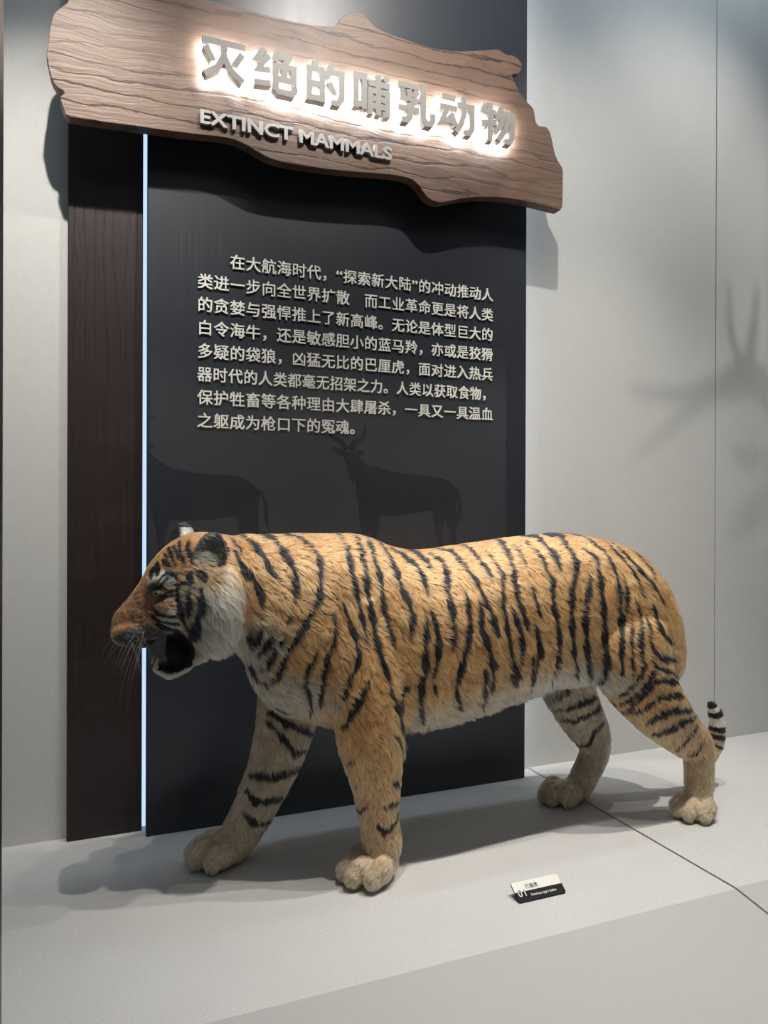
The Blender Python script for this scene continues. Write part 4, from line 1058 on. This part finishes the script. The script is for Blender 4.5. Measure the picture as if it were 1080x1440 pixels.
# tufts: strands lean together towards a shared tip
from mathutils.kdtree import KDTree
nc = NH // 26
cen = rng.choice(NH, nc, replace=False)
kd = KDTree(nc)
for i, r in enumerate(cen):
    kd.insert(root[r], i)
kd.balance()
own = np.fromiter((kd.find(v)[1] for v in root), np.int64, NH)
lead = cen[own]
same = (np.linalg.norm(root - root[lead], axis=1) < 0.016) & (blk == blk[lead])
for q in range(1, KP):
    s = q / (KP - 1)
    kk = (0.50 * s ** 1.2) * same
    pts[:, q] += (pts[lead, q] - pts[:, q]) * kk[:, None]
pts[:, :, 2] = np.maximum(pts[:, :, 2], 0.0012)
cu = bpy.data.hair_curves.new('fur')
cu.add_curves([KP] * NH)
cu.attributes['position'].data.foreach_set('vector', pts.reshape(-1).astype(np.float32))
ra = cu.attributes.get('radius') or cu.attributes.new('radius', 'FLOAT', 'POINT')
prof = np.array((1.0, 0.95, 0.8, 0.5, 0.12)) * 0.00060
rad = np.where(ln[:, None] < 0.008, 0.7, 1.0) * prof[None]
ra.data.foreach_set('value', rad.ravel().astype(np.float32))
ca = cu.attributes.new('coat', 'FLOAT_COLOR', 'CURVE')
ca.data.foreach_set('color', np.concatenate([hc, np.ones((NH, 1))], 1).ravel().astype(np.float32))
cu.materials.append(fur_mat())
fo = at(link(bpy.data.objects.new('fur', cu)), tg)
fo['kind'] = 'stuff'

# eyes, nose, mouth, whiskers
def ball(name, c, r, mat, rot=None):
    bm = bmesh.new()
    ellipsoid(bm, c, r, rot)
    return bm_obj(name, bm, mat, None, True)
M_EYE = plain('amber_glass_eye', (0.20, 0.19, 0.09), 0.08)
M_PUPIL = plain('black_pupil', (0.004, 0.004, 0.004), 0.05)
M_NOSE = plain('dark_nose_leather', (0.035, 0.022, 0.020), 0.4)
M_TOOTH = plain('ivory_tooth', (0.55, 0.46, 0.28), 0.35)
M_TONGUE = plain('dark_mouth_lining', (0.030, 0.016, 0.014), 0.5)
M_WHISK = plain('white_whisker', (0.55, 0.55, 0.52), 0.5)
for sgn in (-1, 1):
    e = at(ball('eye', (0.1475, MIDY + sgn * 0.0585, 0.6740), (0.0140, 0.0110, 0.0105), M_EYE), tg)
    pu = ball('pupil', (0.1440, MIDY + sgn * 0.0655, 0.6742), (0.0045, 0.0038, 0.0045), M_PUPIL)
    pu.parent = e
at(ball('nose', (0.0675, MIDY, 0.5900), (0.0125, 0.019, 0.0085), M_NOSE, Matrix.Rotation(0.5, 3, 'Y')), tg)
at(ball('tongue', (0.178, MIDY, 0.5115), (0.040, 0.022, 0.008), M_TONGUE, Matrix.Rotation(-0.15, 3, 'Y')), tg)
def tooth(x, y, z0, z1, r):
    bm = bmesh.new()
    rings = []
    for k in range(6):
        s = k / 5
        rr = r * (1 - s) ** 0.7 + 0.0005
        rings.append([Vector((x + 0.004 * s * s + rr * math.cos(t * math.pi / 5), y + rr * math.sin(t * math.pi / 5), z0 + (z1 - z0) * s)) for t in range(10)])
    closed_rings(bm, rings)
    return at(bm_obj('canine_tooth', bm, M_TOOTH, None, True), tg)
for sgn in (-1, 1):
    tooth(0.1470, MIDY + sgn * 0.024, 0.508, 0.532, 0.0060)
def whisker(p, d, L, sag):
    bm = bmesh.new()
    rings = []
    P0, D = Vector(p), Vector(d).normalized()
    for k in range(9):
        s = k / 8
        c = P0 + D * L * s + Vector((0, 0, -sag * L * s * s))
        rr = 0.00055 * (1 - 0.75 * s)
        rings.append([c + Vector((0, math.cos(t * math.pi / 3), math.sin(t * math.pi / 3))) * rr for t in range(6)])
    closed_rings(bm, rings)
    return at(bm_obj('whisker', bm, M_WHISK, None, True), tg)
for i in range(26):
    sgn = -1 if i < 18 else 1
    rr_ = random.random
    px_, pz_ = 0.085 + 0.055 * rr_(), 0.575 + 0.020 * rr_()
    whisker((px_, MIDY + sgn * (0.050 + 0.008 * rr_()), pz_), (-0.75 + 1.3 * rr_(), sgn * (0.5 + 0.6 * rr_()), -0.30 - 0.75 * rr_()), 0.06 + 0.06 * rr_(), 0.30 + 0.4 * rr_())

# ---------------------------------------------------------------- the display opposite, seen only as a reflection in the glass
M_ANT = plain('dark_russet_hide', (0.060, 0.030, 0.018), 0.8)
M_ANT2 = plain('blackish_brown_hide', (0.030, 0.020, 0.016), 0.8)
M_HORN = plain('dark_ringed_horn', (0.020, 0.017, 0.015), 0.6)
AY = -9.47
def antelope(name, label, torso, limbs, horns, tail, mat):
    e = link(bpy.data.objects.new(name, None)); e.location = (torso[4][0], AY, 0.12)
    tag(e, label, 'antelope')
    bm = bmesh.new()
    body_loft(bm, torso, yc=AY)
    for L in limbs:
        limb_loft(bm, L)
    bmesh.ops.recalc_face_normals(bm, faces=bm.faces)
    me = bpy.data.meshes.new('parts'); bm.to_mesh(me); bm.free()
    o = bpy.data.objects.new('parts', me); COL.objects.link(o)
    r = o.modifiers.new('r', 'REMESH'); r.mode = 'VOXEL'; r.voxel_size = 0.016; r.use_smooth_shade = True
    s = o.modifiers.new('s', 'SMOOTH'); s.iterations = 4
    out = bpy.data.meshes.new_from_object(o.evaluated_get(bpy.context.evaluated_depsgraph_get()))
    bpy.data.objects.remove(o)
    out.materials.clear(); out.materials.append(mat); out.name = 'body'
    at(link(bpy.data.objects.new('body', out)), e)
    for h in horns:
        bm = bmesh.new(); limb_loft(bm, h, 12)
        at(bm_obj('horn', bm, M_HORN, None, True), e)
    bm = bmesh.new(); limb_loft(bm, tail, 10)
    at(bm_obj('tail', bm, M_HORN, None, True), e)
    return e
def leg(x, dy, z0, kx, fx):
    return [(x, AY + dy, z0, 0.12, 0.08), (x + kx * 0.5, AY + dy, 0.72, 0.085, 0.06), (x + kx, AY + dy, 0.50, 0.045, 0.042), (x + fx, AY + dy, 0.22, 0.032, 0.032), (x + fx - 0.03, AY + dy, 0.125, 0.042, 0.040)]
antelope('hartebeest', 'russet lyre-horned antelope reflected in the glass with its head turned outward',
    [(3.30, 1.34, 1.0, .10), (3.42, 1.41, .86, .16), (3.55, 1.43, .80, .19), (3.75, 1.38, .78, .20), (4.0, 1.34, .80, .20), (4.3, 1.32, .85, .20), (4.55, 1.28, .85, .19), (4.70, 1.18, .92, .13), (4.74, 1.10, 1.0, .05)],
    [[(3.52, AY, 1.20, .17, .12), (3.32, AY, 1.38, .12, .09), (3.18, AY + .02, 1.54, .08, .08)],
     [(3.17, AY, 1.62, .07, .07), (3.165, AY + .09, 1.50, .075, .07), (3.16, AY + .18, 1.34, .055, .06), (3.16, AY + .22, 1.22, .045, .05)],
     [(3.12, AY, 1.57, .03, .02), (3.03, AY, 1.62, .042, .02), (2.93, AY, 1.66, .012, .01)], [(3.22, AY, 1.57, .03, .02), (3.31, AY, 1.59, .042, .02), (3.42, AY, 1.62, .012, .01)],
     leg(3.48, .11, .95, 0, 0), leg(3.46, -.11, .95, -.02, -.02), leg(4.55, .11, 1.0, .08, .10), leg(4.52, -.11, 1.0, .02, .06)],
    [[(3.14, AY, 1.64, .040, .035), (3.09, AY, 1.72, .036, .032), (2.97, AY, 1.79, .030, .028), (2.92, AY, 1.86, .024, .022), (2.95, AY, 1.95, .008, .008)],
     [(3.20, AY, 1.64, .040, .035), (3.25, AY, 1.72, .036, .032), (3.36, AY, 1.79, .030, .028), (3.40, AY, 1.87, .024, .022), (3.38, AY, 1.97, .008, .008)]],
    [(4.73, AY, 1.15, .03, .025), (4.79, AY, 1.0, .022, .02), (4.78, AY, .80, .035, .03), (4.74, AY, .62, .01, .01)], M_ANT)
antelope('sable_antelope', 'dark antelope with long swept-back horns reflected in the glass beside the light gap',
    [(.68, 1.26, .96, .10), (.80, 1.34, .80, .17), (.95, 1.35, .74, .20), (1.2, 1.30, .72, .21), (1.5, 1.28, .74, .21), (1.75, 1.26, .80, .19), (1.92, 1.18, .86, .15), (2.01, 1.08, .95, .05)],
    [[(.88, AY, 1.16, .19, .13), (.70, AY, 1.36, .14, .10), (.58, AY, 1.50, .10, .08)],
     [(.62, AY, 1.53, .09, .08), (.50, AY, 1.48, .085, .075), (.37, AY, 1.41, .055, .055), (.29, AY, 1.37, .048, .05)],
     [(.62, AY + .05, 1.55, .03, .02), (.70, AY + .09, 1.58, .04, .02), (.78, AY + .12, 1.58, .01, .01)],
     leg(.86, .11, .90, -.02, -.02), leg(.84, -.11, .90, .02, .02), leg(1.86, .11, .95, .08, .10), leg(1.83, -.11, .95, .02, .06)],
    [[(.55, AY + .04, 1.57, .035, .032), (.51, AY + .05, 1.74, .030, .028), (.57, AY + .06, 1.90, .022, .02), (.74, AY + .07, 1.97, .006, .006)],
     [(.57, AY - .04, 1.57, .035, .032), (.55, AY - .05, 1.74, .030, .028), (.62, AY - .06, 1.89, .022, .02), (.80, AY - .07, 1.95, .006, .006)]],
    [(2.0, AY, 1.10, .03, .025), (2.08, AY, .98, .022, .02), (2.10, AY, .80, .03, .03), (2.12, AY, .62, .01, .01)], M_ANT2)

# ---------------------------------------------------------------- antlers hung beyond the right edge; their shadow falls on the wall
ANTLER = [[(2.286, 2.123, 0.017), (2.233, 2.143, 0.018), (2.172, 2.151, 0.019), (2.106, 2.127, 0.014), (2.019, 2.111, 0.010), (1.921, 2.115, 0.005)], [(2.172, 2.148, 0.013), (2.194, 2.219, 0.010), (2.207, 2.321, 0.003)], [(2.177, 2.161, 0.009), (2.143, 2.227, 0.006), (2.138, 2.313, 0.002)], [(2.098, 2.117, 0.010), (2.011, 2.059, 0.008), (1.915, 1.990, 0.003)], [(2.250, 2.140, 0.014), (2.304, 2.215, 0.010), (2.321, 2.322, 0.004)], [(2.198, 2.143, 0.011), (2.260, 2.057, 0.010), (2.278, 1.941, 0.009)]]
HORN = [[(2.363, 1.544, 0.021), (2.280, 1.630, 0.017), (2.225, 1.692, 0.013), (2.190, 1.745, 0.008), (2.169, 1.807, 0.003)]]

hy = -0.5
ha = link(bpy.data.objects.new('hanging_antlers', None)); ha.location = (2.25, hy, 2.2)
tag(ha, 'branching antlers hung high on the right whose shadow falls on the wall', 'antlers')
M_BONE = plain('grey_brown_antler', (0.20, 0.16, 0.11), 0.6)
bm = bmesh.new()
for br in ANTLER:
    limb_loft(bm, [(x, hy, z, r, r) for x, z, r in br], 14)
at(bm_obj('antler', bm, M_BONE, None, True), ha)
bm = bmesh.new()
for br in HORN:
    limb_loft(bm, [(x, hy, z, r, r) for x, z, r in br], 14)
at(bm_obj('horn', bm, M_BONE, None, True), ha)
x_, z_, _ = ANTLER[0][1]
at(box('wire', x_ - 0.001, x_ + 0.001, hy - 0.001, hy + 0.001, z_, 3.3, M_DARKMETAL), ha)
xh, zh, _ = HORN[0][0]
at(box('wire', xh - 0.001, xh + 0.001, hy - 0.001, hy + 0.001, zh, 3.3, M_DARKMETAL), ha)
